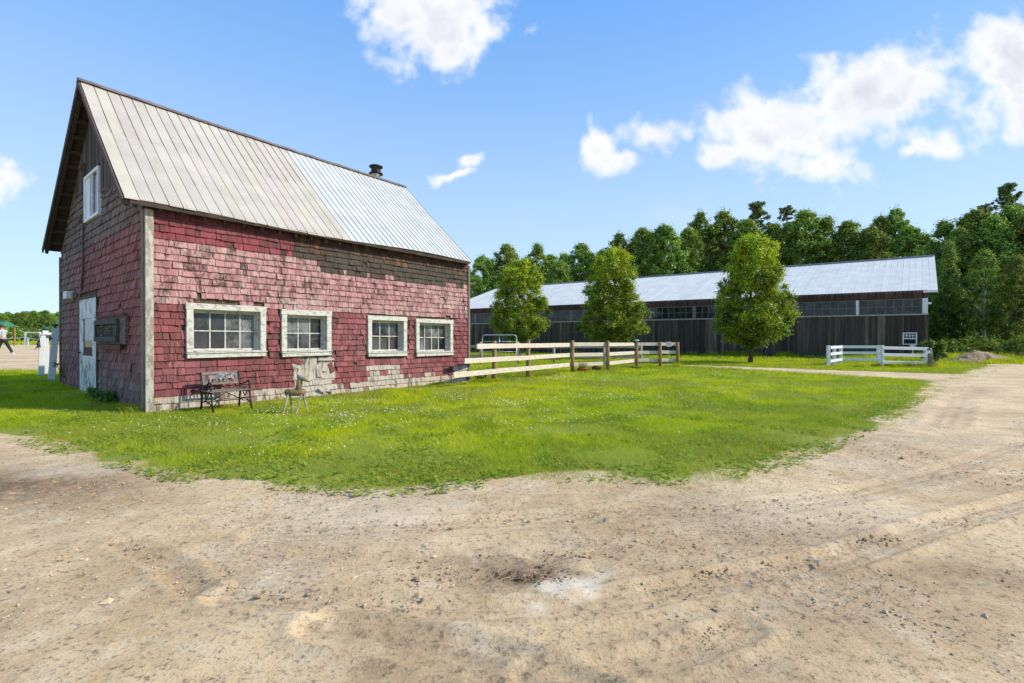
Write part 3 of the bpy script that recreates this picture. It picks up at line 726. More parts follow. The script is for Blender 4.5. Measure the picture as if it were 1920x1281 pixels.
# windows in the long wall
def window(i, cols, u0, u1, z0, z1, gm_):
    fr = MB()
    fr.rbox(u0, u0+CS, -.082, -.002, z0+.10, z1-CS); fr.rbox(u1-CS, u1, -.082, -.002, z0+.10, z1-CS); fr.rbox(u0-.01, u1+.01, -.086, -.002, z1-CS, z1)
    a, b, c, d = hole[i]
    # jambs reaching into the wall
    fr.rbox(a, a+.022, -.002, .17, c, d); fr.rbox(b-.022, b, -.002, .17, c, d); fr.rbox(a+.022, b-.022, -.002, .17, d-.022, d); fr.rbox(a+.022, b-.022, -.002, .17, c, c+.022)
    w = fr.build('window', M['trim_h'], barn, bevel=.004)
    s = MB()
    q = Matrix.Rotation(RD.uniform(-.010, .010), 3, 'Y')
    s.box(((u0+u1)/2, -.062, z0+.085), (u1-u0+.02, .115, .022), q); s.box(((u0+u1)/2, -.070, z0+.030), (u1-u0-.01, .060, .085), q)
    s.box(((a+b)/2, -.02, c+.012), (b-a-.05, .14, .022)); s.build('sill', M['trim_h'], w, bevel=.004)
    a += .024; b -= .024; c += .026; d -= .024
    sa = MB(); t = .035; y0, y1 = .085, .115
    sa.rbox(a, a+t, y0, y1, c, d); sa.rbox(b-t, b, y0, y1, c, d); sa.rbox(a+t, b-t, y0, y1, c, c+t); sa.rbox(a+t, b-t, y0, y1, d-t, d)
    for k in range(1, cols):
        x = a+t+(b-a-2*t)*k/cols; sa.rbox(x-.011, x+.011, y0+.003, y1-.003, c+t, d-t)
    zm = (c+d)/2; 
    for k in range(cols):
        xa = a+t+(b-a-2*t)*k/cols+.011; xb = a+t+(b-a-2*t)*(k+1)/cols-.011; sa.rbox(xa, xb, y0+.003, y1-.003, zm-.011, zm+.011)
    sa.build('sash', M['trim_h'], w)
    g = MB(); rw_ = (b-a-2*t)/cols; rh_ = (d-c-2*t)/2
    for kx in range(cols):
        for kz in range(2):
            kk = RD.choice((.15, .4, .9, 1.5)); g.box((a+t+rw_*(kx+.5), .100, c+t+rh_*(kz+.5)), (rw_-.004, .003, rh_-.004), Matrix.Rotation(RD.uniform(-.02, .02), 3, 'X') @ Matrix.Rotation(RD.uniform(-.02, .02), 3, 'Z'), (kk, kk, kk, 1))  # random tilt and dust per pane; the varied grey also paints uneven reflections
    g.build('pane', gm_, w)
    return w, (a+t, b-t, c+t, d-t)
for i, (cols, g_) in enumerate([(4, 'glass_dusty'), (3, 'glass'), (3, 'glass'), (4, 'glass')]):
    w, (a, b, c, d) = window(i, cols, *W[i], M[g_])
    class CMS:
        def rbox(s, *a): m_ = MB(); m_.rbox(*a); m_.build('curtain', M['curtain'], w)
        def add(s, vs, fs):
            m_ = MB()
            if len(vs) == 4: vs = vs+[(p[0], p[1]+.006, p[2]) for p in vs]; fs = [(0,1,2,3), (7,6,5,4), (0,4,5,1), (1,5,6,2), (2,6,7,3), (3,7,4,0)]
            m_.add(vs, fs); m_.build('curtain', M['curtain'], w)
    cm = CMS()
    if i == 0:
        cm.rbox(a-.02, a+(b-a)*.22, .135, .14, c, c+(d-c)*.46); cm.rbox(a+(b-a)*.5, a+(b-a)*.72, .15, .155, c, c+(d-c)*.40)
    elif i == 1:
        cm.add([(a+(b-a)*.72, .14, d-.02), (b, .14, d-.10), (b, .142, d-.16), (a+(b-a)*.70, .142, d-.09)], [(0, 1, 2, 3)])
        cm.add([(a+(b-a)*.70, .14, c+.22), (b, .14, c+.26), (b, .142, c+.20), (a+(b-a)*.70, .142, c+.18)], [(0, 1, 2, 3)]); cm.rbox(a, a+(b-a)*.26, .15, .155, c, c+(d-c)*.45)
    elif i == 2:
        cm.rbox(a, a+(b-a)*.72, .135, .142, c, c+(d-c)*.46); cm.rbox(a+.02, a+.22, .125, .13, c-.01, c+.16)
        cm.rbox(b-.30, b-.05, .16, .165, c, d)
    else:
        cm.add([(a, .14, d), (a+(b-a)*.52, .14, d), (a+(b-a)*.80, .14, c), (a, .14, c), (a, .15, d), (a+(b-a)*.52, .15, d), (a+(b-a)*.80, .15, c), (a, .15, c)], [(0,1,2,3), (7,6,5,4), (1,5,6,2)])
    w['label'] = ['widest window with eight dusty panes, nearest the barn corner', 'six-pane window above the broken patch of shingles', 'six-pane window with a white board leaning inside', 'window with a pale cloth hung diagonally inside, nearest the wooden fence'][i]

# upper gable window
v0, v1, z0, z1 = GW
mb = MB(); y = -.075
mb.rbox(y, -.002, v0, v0+.07, z0, z1); mb.rbox(y, -.002, v1-.07, v1, z0, z1); mb.rbox(y, -.002, v0+.07, v1-.07, z1-.07, z1); mb.rbox(y, -.002, v0+.07, v1-.07, z0, z0+.07)
w = mb.build('upper_window', M['vinyl'], barn, bevel=.004)
mb = MB(); vm = v0+.60; mb.rbox(-.055, -.012, vm, vm+.055, z0+.07, z1-.07); mb.rbox(-.055, -.012, vm+.20, vm+.245, z0+.07, z1-.07); mb.rbox(-.045, -.015, vm+.245, v1-.07, z0+.07, z1-.07); mb.build('sash', M['vinyl'], w)
mb = MB(); mb.rbox(-.030, -.024, v0+.07, vm, z0+.07, z1-.07); mb.rbox(-.030, -.024, vm+.055, vm+.20, z0+.07, z1-.07); mb.build('pane', M['glass_dark'], w)

# door
v0, v1, z0, z1 = DV
dgl = (v0+.38, v1-.40, .98, 1.80)
mb = MB(); x0, x1 = -.052, -.012
mb.rbox(x0, x1, v0, v1, .06, dgl[2]); mb.rbox(x0, x1, v0, v1, dgl[3], z1); mb.rbox(x0, x1, v0, dgl[0], dgl[2], dgl[3]); mb.rbox(x0, x1, dgl[1], v1, dgl[2], dgl[3])
door = mb.build('door', M['door'], barn, bevel=.004); door['label'] = 'white door with flaking paint and a tall glass pane'
mb = MB(); mb.rbox(-.036, -.030, dgl[0], dgl[1], dgl[2]+.16, dgl[3]); mb.build('pane', M['glass_dark'], door)
mb = MB(); mb.rbox(-.046, -.020, dgl[0], dgl[1], dgl[2], dgl[2]+.16); mb.rbox(-.060, -.050, dgl[0]-.04, dgl[1]+.04, dgl[2]-.035, dgl[2]); mb.build('lower_panel', M['red_wood'], door)
mb = MB(); mb.tube([(-.06, v1-.14, 1.0), (-.10, v1-.14, 1.0)], .02, 10); mb.tube([(-.10, v1-.14, 1.0), (-.11, v1-.06, 1.0)], .012, 8); mb.build('handle', M['black_metal'], door)
mb = MB(); mb.rbox(-.06, -.012, v0-.03, v1+.03, z1+.002, z1+.07); mb.rbox(-.06, -.012, v0-.07, v0-.003, 0, z1); mb.rbox(-.06, -.012, v1+.003, v1+.05, 0, z1); mb.build('door_frame', M['old_wood'], barn)

# conduit running down the gable
mb = MB(); mb.tube([(-.05, 4.52, 5.4), (-.06, 4.50, 5.2), (-.055, 4.55, 4.3), (-.05, 4.66, 3.6), (-.06, 4.60, 2.9), (-.055, 4.78, 2.62), (-.05, 4.80, 2.4)], [.05, .03, .016, .02, .022, .026, .02], 8)
mb.tube([(-.05, 4.52, 5.45), (-.10, 4.54, 5.35), (-.12, 4.50, 5.28)], [.05, .055, .04], 8); mb.build('conduit', M['old_wood'], barn)

# roof
def roof_pt(s, t, side=0, dz=0.0):
    """s 0..1 along, t 0 (eave) .. 1 (ridge)"""
    if side == 0: E0, E1 = Vector((-.38, -.22, EAVE_Z-.05)), Vector((8.15, -.22, EAVE_Z-.03))
    else: E0, E1 = Vector((-.36, 7.5, EAVE_Z-.02)), Vector((8.15, 7.5, EAVE_Z-.05))
    A0, A1 = Vector((-.29, RIDGE_V, 6.99)), Vector((8.66, RIDGE_V, 6.86))
    p = (E0*(1-s)+E1*s)*(1-t)+(A0*(1-s)+A1*s)*t
    p.z += .03*math.sin(s*9+1)*(1-t)-.05*math.sin(math.pi*s)*t*.6 - .035*math.sin(math.pi*t) + dz
    return p
def panels(mb, side, s0, s1, n, lap, ribs=True, wav=.006):
    for i in range(n):
        a = s0+(s1-s0)*i/n; b = s0+(s1-s0)*(i+1)/n; e = .0007
        for (t0, t1, lift) in ((-.004+RD.uniform(-.003, .003), lap, .026), (lap-.01, 1.0, .018)) if lap else ((-.004, 1.0, .02),):
            K = RD.uniform(.93, 1.04); col = (K, K*RD.uniform(.98, 1.01), K*RD.uniform(.95, 1.01), 1)
            st = 5; vs = []
            for j in range(st+1):
                t = t0+(t1-t0)*j/st
                lf = lift+RD.uniform(-1, 1)*wav*.4
                vs += [roof_pt(a+e, t, side, lf), roof_pt((a+b)/2, t, side, lf+RD.uniform(-.3, 1)*wav), roof_pt(b-e, t, side, lf)]
            fs = []
            for j in range(st):
                for q in (0, 1):
                    k = j*3+q; f = (k, k+1, k+4, k+3); fs.append(f if side == 0 else f[::-1])
            mb.add(vs, fs, col)
            # turned-down lip so the sheet has an edge
            lo = [roof_pt(a+e, t0, side, .004), roof_pt((a+b)/2, t0, side, .004), roof_pt(b-e, t0, side, .004)]
            mb.add(vs[:3]+lo, [(0,3,4,1), (1,4,5,2)], col)
        if ribs:
            for j in range(6):
                t, t2 = -.002+j/6*.998, -.002+(j+1)/6*.998; w_ = .0009
                A = [roof_pt(b-w_, t, side, .02), roof_pt(b, t, side, .036), roof_pt(b+w_, t, side, .02), roof_pt(b-w_, t2, side, .02), roof_pt(b, t2, side, .036), roof_pt(b+w_, t2, side, .02)]
                mb.add(A, [(0,1,4,3), (1,2,5,4), (0,2,1)], (.36, .34, .33, 1))
SJ = .508
mb = MB(); panels(mb, 0, 0, SJ, 20, .52); roofo = mb.build('roof', M['roof_old'], barn); roofo['label'] = 'older beige metal sheets on the near half of the roof'
mb = MB(); panels(mb, 0, SJ+.0005, 1, 24, 0, True, .003); o = mb.build('roof', M['roof_new'], barn); o['label'] = 'newer pale blue-grey ribbed sheets on the far half of the roof'
mb = MB(); panels(mb, 1, 0, 1, 36, 0, True, .003); mb.build('roof', M['roof_new'], barn)
mb = MB()      # board deck below the metal
for side in (0, 1):
    NS, NT = 12, 6; top = []; bot = []
    for j in range(NT+1):
        for i in range(NS+1):
            s_ = .002+.996*i/NS; top.append(roof_pt(s_, .006+.99*j/NT, side, .0)); bot.append(roof_pt(s_, .006+.99*j/NT, side, -.055))
    N_ = len(top); fs = []
    for j in range(NT):
        for i in range(NS):
            k = j*(NS+1)+i; fs += [(k, k+1, k+NS+2, k+NS+1), (N_+k, N_+k+NS+1, N_+k+NS+2, N_+k+1)]
    for j in range(NT):
        k = j*(NS+1); k2 = k+NS+1; fs += [(k, k2, N_+k2, N_+k), (k+NS, N_+k+NS, N_+k2+NS, k2+NS)]
    for i in range(NS): fs.append((i, N_+i, N_+i+1, i+1))
    mb.add(top+bot, fs)
mb.build('roof_deck', M['soffit'], barn)
mb = MB()      # rake boards with a ragged edge, lookouts and rafters under the overhang
for side in (0, 1):
    for j in range(14):
        t0, t1 = j/14, (j+1)/14+.004
        a, b = roof_pt(-.001, t0, side, -.005), roof_pt(-.001, t1, side, -.005)
        hh = .10+RD.uniform(-.015, .02); a = a+Vector((-.012, 0, -hh/2)); b = b+Vector((-.012, 0, -hh/2)); mb.beam(a, b, .028, hh)
rk = mb.build('rake_board', M['old_wood'], barn)
mb = MB()
for side in (0, 1):
    for j in range(1, 12):
        t = j/12; a = roof_pt(.003, t, side, -.11); b = roof_pt(.05, t, side, -.11); mb.beam(a, (.0, b.y, b.z), .07, .09)
    for s_ in (.006,):
        a, b = roof_pt(s_, .01, side, -.12), roof_pt(s_, .99, side, -.12); mb.beam(a, b, .06, .10)
mb.build('rafters', M['soffit'], barn)
mb = MB()
for i in range(24):
    s_ = (i+.5)/24; a = roof_pt(s_, .005, 0, -.11); mb.beam((a.x, a.y+.03, a.z), (a.x, .08, a.z+.17), .05, .08)
mb.beam(tuple(roof_pt(0.01, .0, 0, -.045)+Vector((0, .01, 0))), tuple(roof_pt(.99, .0, 0, -.045)+Vector((0, .01, 0))), .022, .075)
mb.build('eave_board', M['soffit'], barn)  # dark soffit tone on the board also paints the shade under the eave
mb = MB()
for i in range(26):
    a, b = roof_pt(i/26-.004, 1, 0, .03), roof_pt((i+1)/26+.004, 1, 0, .03); o_ = RD.uniform(-.006, .006)
    for sgn in (-1, 1):
        y_ = sgn*.13; mb.add([a+Vector((0, 0, .035+o_)), b+Vector((0, 0, .035+o_)), b+Vector((0, y_, -.075+o_)), a+Vector((0, y_, -.075+o_))], [(0,1,2,3) if sgn < 0 else (3,2,1,0)])
mb.build('ridge_cap', M['ridge'], barn)
# flue
mb = MB(); cxy = (7.85, 4.2)
mb.lathe((*cxy, 0), [(.155, 6.0), (.155, 7.36), (.16, 7.37), (.16, 7.385)], 20)
fl_ = mb.build('chimney', M['chrome'], barn, True)
mb = MB(); mb.lathe((*cxy, 7.22), [(.20, 0), (.245, .015), (.245, .045), (.17, .07), (.17, .16)], 20); mb.lathe((*cxy, 7.47), [(.22, 0), (.245, .02), (.235, .05), (.10, .10), (.01, .115)], 20)
for k in range(4):
    mb.tube([(cxy[0]+.17*math.cos(k*1.57), cxy[1]+.17*math.sin(k*1.57), 7.37), (cxy[0]+.17*math.cos(k*1.57), cxy[1]+.17*math.sin(k*1.57), 7.48)], .012, 6)
mb.build('chimney_cap', M['black_metal'], fl_)

# things fixed on the gable wall
def bpt(u, v, z=0): p = C0+U*u+V*v; return Vector((p.x, p.y, z))
sg = thing('wooden_sign', 'dark weathered wooden sign with carved letters on the barn gable', 'sign', bpt(-.03, 2.05, 1.52), BA)
mb = MB(); S0, S1 = -1.10, 1.12
mb.rbox(-.07, -.005, S0, S1, -.30, .28); mb.build('backboard', simple('purple_grey_plank', (.13, .092, .078), .9, 0, .4, 3, (1, 1, 8), .5), sg, bevel=.006)
mb = MB(); mb.rbox(-.10, -.071, S0-.02, S1-.1, .25, .30); mb.rbox(-.105, -.071, S0+.2, S1-.25, -.40, -.31); mb.build('ledge', M['red_wood'], sg)
mb = MB(); a0, a1 = S0+.38, S1-.12
mb.rbox(-.13, -.071, a0, a1, .10, .20); mb.rbox(-.135, -.071, a0+.02, a1, -.25, -.15); mb.rbox(-.13, -.071, a0, a0+.08, -.15, .10); mb.rbox(-.13, -.071, a1-.08, a1, -.15, .10); mb.build('frame', M['sign_wood'], sg, bevel=.005)
mb = MB(); mb.rbox(-.085, -.072, a0+.08, a1-.08, -.15, .10); mb.build('recess', M['carve_bg'], sg)
rs = random.Random(12)
L0, L1 = a1-.14, a0+.14; nL = 6        # six worn, half-lost carved capitals
glyph = ['V', 'E', 'A', 'Y', 'E', 'R']; shapes = {
 'V': [((0,1),(.5,0)),((.5,0),(1,1))], 'E': [((0,0),(0,1)),((0,1),(1,1)),((0,.5),(.8,.5)),((0,0),(1,0))],
 'A': [((0,0),(.5,1)),((.5,1),(1,0)),((.2,.4),(.8,.4))], 'Y': [((0,1),(.5,.5)),((1,1),(.5,.5)),((.5,.5),(.5,0))], 'R': [((0,0),(0,1)),((0,1),(.9,.85)),((.9,.85),(.8,.5)),((.8,.5),(0,.5)),((.3,.5),(1,0))]}
for k, gl in enumerate(glyph):
    mb = MB(); w_ = (L0-L1)/nL; x_ = L0-k*w_-.02
    for (p, q) in shapes[gl]:
        if rs.random() < .18: continue
        A = (-.095, x_-p[0]*w_*.68, -.12+p[1]*.18+rs.uniform(-.01, .01)); B = (-.095, x_-q[0]*w_*.68, -.12+q[1]*.18+rs.uniform(-.01, .01)); mb.beam(A, B, .022, .026)
    mb.build('letter', M['carve'], sg)
lt = thing('outdoor_light', 'small white box light above left of the white door', 'light', bpt(-.03, 5.75, 2.42), BA)
mb = MB(); mb.box((-.10, 0, 0), (.17, .36, .19)); mb.build('housing', M['white_box'], lt, bevel=.01)
mb = MB(); mb.box((-.05, -.30, -.01), (.09, .14, .15)); mb.tube([(-.05, -.22, 0), (-.05, -.17, 0)], .03, 8); mb.build('lamp_head', M['grey_wood'], lt, bevel=.01)

# ---------------------------------------------------------------- small iron bench
bn = thing('garden_bench', 'small wooden and black iron bench with horse relief, by the red wall', 'bench', bpt(1.06, -.62, 0), BA)
hw = .33
for sgn in (-1, 1):
    mb = MB(); x = sgn*hw
    mb.tube([(x, .26, .0), (x, .24, .16), (x, .20, .34), (x, .23, .48), (x, .30, .70)], [.020, .017, .019, .016, .013], 8)
    mb.tube([(x, -.30, .0), (x, -.25, .15), (x, -.20, .34)], [.019, .015, .018], 8)
    mb.tube([(x, .21, .34), (x, -.20, .34)], .016, 8)
    mb.tube([(x, .24, .47), (x, .12, .45), (x, -.02, .49), (x, -.14, .53), (x, -.20, .51), (x, -.19, .42), (x, -.21, .34)], [.012, .013, .015, .02, .018, .013, .013], 8)
    mb.tube([(x, .22, .14), (x, .05, .19), (x, -.10, .17), (x, -.24, .12)], .010, 6)
    mb.tube([(x, .10, .34), (x, .06, .28), (x, .0, .25), (x, -.06, .28), (x, -.1, .34)], .010, 6)
    mb.tube([(x, .15, .36), (x, .08, .40), (x, .0, .38), (x, -.08, .42)], .010, 6)
    mb.tube([(x, .05, .19), (x, .02, .25)], .009, 6)
    mb.build('iron_end', M['black_metal'], bn, True)
mb = MB()
for k in range(5): mb.box((0, -.20+k*.088, .366), (2*hw+.05, .066, .018))
mb.build('seat', M['bench_wood'], bn, bevel=.003)
mb = MB(); lean = Matrix.Rotation(-.30, 3, 'X')
def bk(x0, x1, z0, z1, y=.245, t=.018):
    c = Vector(((x0+x1)/2, 0, (z0+z1)/2-.46)); c = lean @ c; mb.box((c.x, c.y+y, c.z+.46), (x1-x0, t, z1-z0), lean)
bk(-hw+.02, hw-.02, .655, .715); bk(-hw+.02, hw-.02, .46, .50); bk(-hw+.02, -hw+.075, .50, .655); bk(hw-.075, hw-.02, .50, .655)
mb.build('backrest', M['bench_wood'], bn, bevel=.003)
def horse(mb, ox, oz, s, flip=1):
    """flat cast horse in trot, in the plane of the backrest"""
    o = [(-.10,.055),(-.125,.02),(-.13,-.03),(-.115,.03),(-.09,.02),(-.105,-.03),(-.095,-.075),(-.08,-.072),(-.085,-.03),(-.06,.0),(-.0,-.005),(.04,.0),(.055,-.03),(.085,-.05),(.075,-.02),(.10,-.012),(.085,.005),(.068,.03),(.085,.065),(.115,.055),(.125,.065),(.105,.095),(.08,.11),(.05,.09),(.03,.058),(-.03,.05),(-.07,.062)]
    n0 = lean @ Vector((0, 1, 0)); up_ = lean @ Vector((0, 0, 1)); p = Vector((ox, .245, .46))+up_*(oz-.46)
    mb.prism([(x*s*flip, z*s) for x, z in o], p-n0*.01, (1, 0, 0), up_, -.012)
mb = MB(); horse(mb, -.07, .575, 1.15); horse(mb, .16, .575, .9); horse(mb, .03, .59, 1.0)
for k in range(5): bk(-.24+k*.12, -.225+k*.12, .50, .56)
mb.build('horse_relief', M['plaque'], bn)
mb = MB(); mb.tube([(-hw, .0, .14), (0, .0, .33), (hw, .0, .14)], .008, 6); mb.tube([(-hw, .23, .15), (hw, .23, .15)], .008, 6); mb.build('brace', M['black_metal'], bn)

# ---------------------------------------------------------------- log deer
dx, dy = gp(551, 776)
dr = thing('log_deer', 'little rustic deer made of logs standing on the lawn by the wall', 'deer figure', (dx, dy+.05, 0), .25)
mb = MB(); mb.tube([(-.165, 0, .37), (-.15, 0, .372), (0, 0, .375), (.14, 0, .372), (.16, 0, .37)], [.045, .062, .068, .064, .05], 14); mb.build('body', M['log'], dr, True)
mb = MB(); mb.tube([(.04, 0, .40), (.065, 0, .48), (.075, 0, .60)], [.055, .052, .05], 12); mb.build('neck', M['log'], dr, True)
mb = MB(); mb.tube([(.03, 0, .655), (.05, 0, .655), (.17, -.02, .605), (.245, -.03, .572), (.255, -.03, .568)], [.03, .046, .044, .030, .02], 12); hd = mb.build('head', M['stick'], dr, True)
for sg_ in (-1, 1):
    mb = MB(); mb.tube([(.045, sg_*.02, .69), (.035+.01*sg_, sg_*.035, .74), (.025+.03*sg_, sg_*.06, .80)], [.009, .008, .004], 6); mb.build('antler', M['stick'], hd)
for (a, b, c, d) in [(-.11, -.04, -.19, -.07), (-.10, .04, -.06, .12), (.11, -.04, .03, -.11), (.12, .04, .20, .07)]:
    mb = MB(); mb.tube([(a, b, .34), ((a+c)/2, (b+d)/2+.004, .17), (c, d, -.01)], [.017, .019, .014], 8); mb.build('leg', M['stick'], dr)
mb = MB(); mb.tube([(-.16, 0, .39), (-.20, 0, .37)], [.012, .006], 6); mb.build('tail', M['stick'], dr)

# ---------------------------------------------------------------- wooden fence by the barn
fn = thing('board_fence', 'three-rail fence of pale boards and brown round posts beside the barn', 'fence', (-.56, 15.2, 0))
fl0 = Vector(fn.location)
fp = [(926.5,716,1.28),(990,709,1.31),(1073.5,699,1.29),(1140,696,1.27),(1193.6,689,1.22),(1238,688.5,1.22),(1271,688,1.21)]
fpts = []
for px, py, hh in fp:
    X, Y = gp(px, py); fpts.append(Vector((X, Y, 0)))
fpts[5] = fpts[4]*.52+fpts[6]*.48 if False else fpts[5]
for p, (_, _, hh) in zip(fpts, fp):
    mb = MB(); lx = RD.uniform(-.02, .02); q = p-fl0
    mb.tube([(q.x, q.y, -.1), (q.x+lx*.5, q.y, .6), (q.x+lx, q.y, hh-.015), (q.x+lx, q.y, hh)], [.078, .074, .070, .062], 14); mb.build('post', M['post_wood'], fn, True)
d01 = (fpts[1]-fpts[0]).normalized(); start = {0: Vector((-1.10, 14.15, 0)), 1: Vector((-1.42, 13.75, 0)), 2: Vector((-1.69, 13.4, 0))}
for r_i, zz in enumerate((1.12, .71, .33)):
    pts = [start[r_i]]+fpts
    for k in range(len(pts)-1):
        side = -.085 if k < 2 else .085
        a, b = pts[k].copy(), pts[k+1].copy(); d = (b-a).normalized(); nrm = Vector((-d.y, d.x, 0))
        if nrm.y < 0: nrm = -nrm
        if k == 1: b = b+d*.12; side = -.085
        if k == 2: side = .02
        mb = MB(); a2 = a+nrm*(side if k != 2 else -.06)-fl0; b2 = b+nrm*(side if k != 2 else .085)-fl0
        if k == 1: b2 = b+nrm*(-.085)-fl0-d*.10
        j = RD.uniform(-.012, .012); mb.beam((a2.x, a2.y, zz+j), (b2.x, b2.y, zz+j+RD.uniform(-.008, .008)), .036, .15); mb.build('rail', M['new_wood'], fn, bevel=.004)
sgn_ = thing('fence_notice', 'small blank pinkish-white board on the right end of the wooden fence', 'notice', (fpts[5]*.5+fpts[6]*.5)+Vector((0, -.0, 1.10)))
mb = MB(); mb.box((0, .045, 0), (.24, .02, .24)); mb.build('board', simple('pink_white_board', (.62, .52, .47), .7, 0, .1), sgn_, bevel=.004)
for sx in (-1, 1): mb = MB(); mb.tube([(.08*sx, .03, .09), (.08*sx, .038, .09)], .01, 8); mb.build('screw', M['galv'], sgn_)
cp = thing('post_cap_light', 'pale green solar cap on the fifth post of the wooden fence', 'light', (fpts[4].x, fpts[4].y, 1.24))
mb = MB(); mb.lathe((0, 0, 0), [(.06, 0), (.07, .02), (.125, .035), (.135, .055), (.10, .075), (.04, .085)], 16); mb.build('cap', simple('pale_green_glass', (.35, .62, .52), .3), cp, True)
mb = MB(); mb.lathe((0, 0, -.03), [(.072, 0), (.072, .029)], 12); mb.build('collar', M['green_metal'], cp, True)

# planters
def plant_blades(name, parent, x, y, z, r, n, hgt, w, seed, mat='blade', col=((.16,.24,.04),(.42,.42,.14))):
    rg = np.random.default_rng(seed); a = rg.uniform(0, 6.28, n); q = r*np.sqrt(rg.uniform(0, 1, n)); bx = x+q*np.cos(a); by = y+q*np.sin(a)
    hh = hgt*rg.uniform(.4, 1.15, n); th = rg.uniform(0, 6.28, n); tt = rg.uniform(0, 6.28, n); ln = hh*rg.uniform(.05, .6, n)
    P = np.zeros((n, 3, 3)); ax, ay = np.cos(th)*w/2, np.sin(th)*w/2
    P[:, 0] = np.stack([bx-ax, by-ay, np.full(n, z)], 1); P[:, 1] = np.stack([bx+ax, by+ay, np.full(n, z)], 1); P[:, 2] = np.stack([bx+np.cos(tt)*ln, by+np.sin(tt)*ln, z+hh], 1)
    f = rg.uniform(0, 1, n)[:, None]; c = np.array(col[0])*(1-f)+np.array(col[1])*f
    return np_mesh(name, P.reshape(-1, 3), 3, M[mat], np.repeat(c, 3, 0), parent)
for (px, py, s, rz, lab, sd_) in [(1093, 699, 1.0, .35, 'terracotta oval tub of dry grass, left of the pair by the fence', 1), (1118, 695, .85, -.15, 'terracotta oval tub of dry grass, right and smaller of the pair', 2)]:
    X, Y = gp(px, py); t = thing('planter', lab, 'planter', (X, Y, 0), rz, 'terracotta tubs at the wooden fence')
    mb = MB(); mb.lathe((0, 0, 0), [(.16*s, 0), (.20*s, .06), (.235*s, .15*s), (.25*s, .155*s), (.25*s, .185*s), (.215*s, .185*s), (.20*s, .14*s)], 20, None, 1.0, .62); mb.build('pot', M['terracotta'], t, True)
    plant_blades('plant', t, 0, 0, .12*s, .14*s, 420, .34*s, .012, sd_, 'blade', ((.2,.26,.05),(.55,.47,.22)))
X, Y = gp(1187, 692.5)
t = thing('saucer', 'flat black rubber feed pan on the grass below the fence', 'feed pan', (X, Y, .0), .1)
mb = MB(); mb.lathe((0, 0, 0), [(.22, 0), (.30, .04), (.36, .11), (.345, .115), (.29, .06), (.20, .03)], 22); mb.build('pan', M['black_metal'], t, True)
mb = MB(); mb.tube([(.34, 0, .105), (.40, .03, .10), (.40, -.03, .10), (.34, -.02, .105)], .012, 6); mb.build('handle', M['black_metal'], t)

# back paddock fence, galvanised gate
bf = thing('old_rail_fence', 'older greyish low rail fence behind the pale board fence', 'fence', (0, 26.5, 0))
bpn = [(-2.6, 26.8), (-1.72, 26.5), (.32, 26.45), (2.3, 26.6), (5.05, 26.5), (6.9, 26.0)]
for k, (x, y) in enumerate(bpn):
    mb = MB(); mb.tube([(x, y-26.5, -.1), (x+RD.uniform(-.03, .03), y-26.5, 1.18+RD.uniform(-.06, .06))], [.07, .065], 10); mb.build('post', M['grey_rail'], bf, True)
for k in (0, 2, 3, 4):
    for zz in (.95, .42):
        a, b = bpn[k], bpn[k+1]; mb = MB(); mb.beam((a[0], a[1]-26.6, zz+RD.uniform(-.02, .02)), (b[0], b[1]-26.6, zz+RD.uniform(-.02, .02)), .04, .14); mb.build('rail', M['grey_rail'], bf)
gt = thing('metal_gate', 'galvanised tubular gate with rounded corners behind the board fence', 'gate', (-.68, 26.35, 0), -.03)
mb = MB(); gw, g0, g1, rr_ = .93, .17, 1.58, .16; P = []
for cx_, cz_, a0 in ((gw-rr_, g1-rr_, 0), (-gw+rr_, g1-rr_, 90), (-gw+rr_*.4, g0+rr_*.4, 180), (gw-rr_*.4, g0+rr_*.4, 270)):
    r2 = rr_ if cz_ > .8 else rr_*.4
    P += [(cx_+r2*math.cos(R(a0+q)), 0, cz_+r2*math.sin(R(a0+q))) for q in (0, 22, 45, 68, 90)]
mb.tube(P+[P[0]], .026, 8); mb.build('frame', M['galv'], gt, True)
for zz in (1.22, .95, .68, .42):
    mb = MB(); mb.tube([(-gw, 0, zz), (gw, 0, zz)], .017, 8); mb.build('bar', M['galv'], gt, True)
mb = MB(); mb.tube([(0, 0, g0), (0, 0, g1)], .017, 8); mb.build('upright', M['galv'], gt, True)

# ---------------------------------------------------------------- white paddock fence
wf = thing('white_rail_fence', 'white painted three-rail fence zigzagging before the long dark shed', 'fence', (15.3, 23.6, 0))
o3 = Vector(wf.location)
def at_(px, Y): return Vector(((px-CX)/F*Y, Y, 0))
WP = [(at_(1553, 23.7), 1.04), (at_(1564, 24.9), 1.02), (at_(1576, 26.2), 1.02), (at_(1647, 26.0), 1.02), (at_(1654, 22.9), 1.06), (at_(1735, 23.1), .96)]
for p, hh in WP:
    q = p-o3; mb = MB(); lx = RD.uniform(-.03, .03); mb.box((q.x+lx/2, q.y, hh/2-.06), (.135, .135, hh+.12), Matrix.Rotation(lx, 3, 'Y')); mb.build('post', M['white_paint'], wf, bevel=.008)
for (i, j, s) in [(0, 1, -.09), (1, 2, -.09), (2, 3, -.09), (4, 5, -.09)]:
    for zz in (.94, .62, .27):
        a, b = WP[i][0]-o3, WP[j][0]-o3; d = (b-a).normalized(); n_ = Vector((-d.y, d.x, 0)); n_ = n_ if n_.y > 0 else -n_
        dz = -.05 if (i, j) == (4, 5) else 0
        e_ = .06 if i in (2, 4) else 0
        mb = MB(); A = a+n_*s-d*e_; B = b+n_*s+d*(.07 if j != 1 else 0); mb.beam((A.x, A.y, zz+.0), (B.x, B.y, zz+dz), .032, .14); mb.build('rail', M['white_paint'], wf, bevel=.004)
X, Y = gp(1744, 690)
t = thing('gate_post', 'rough dark wooden post with a leaning stick at the right end of the white fence', 'post', (X, Y, 0))
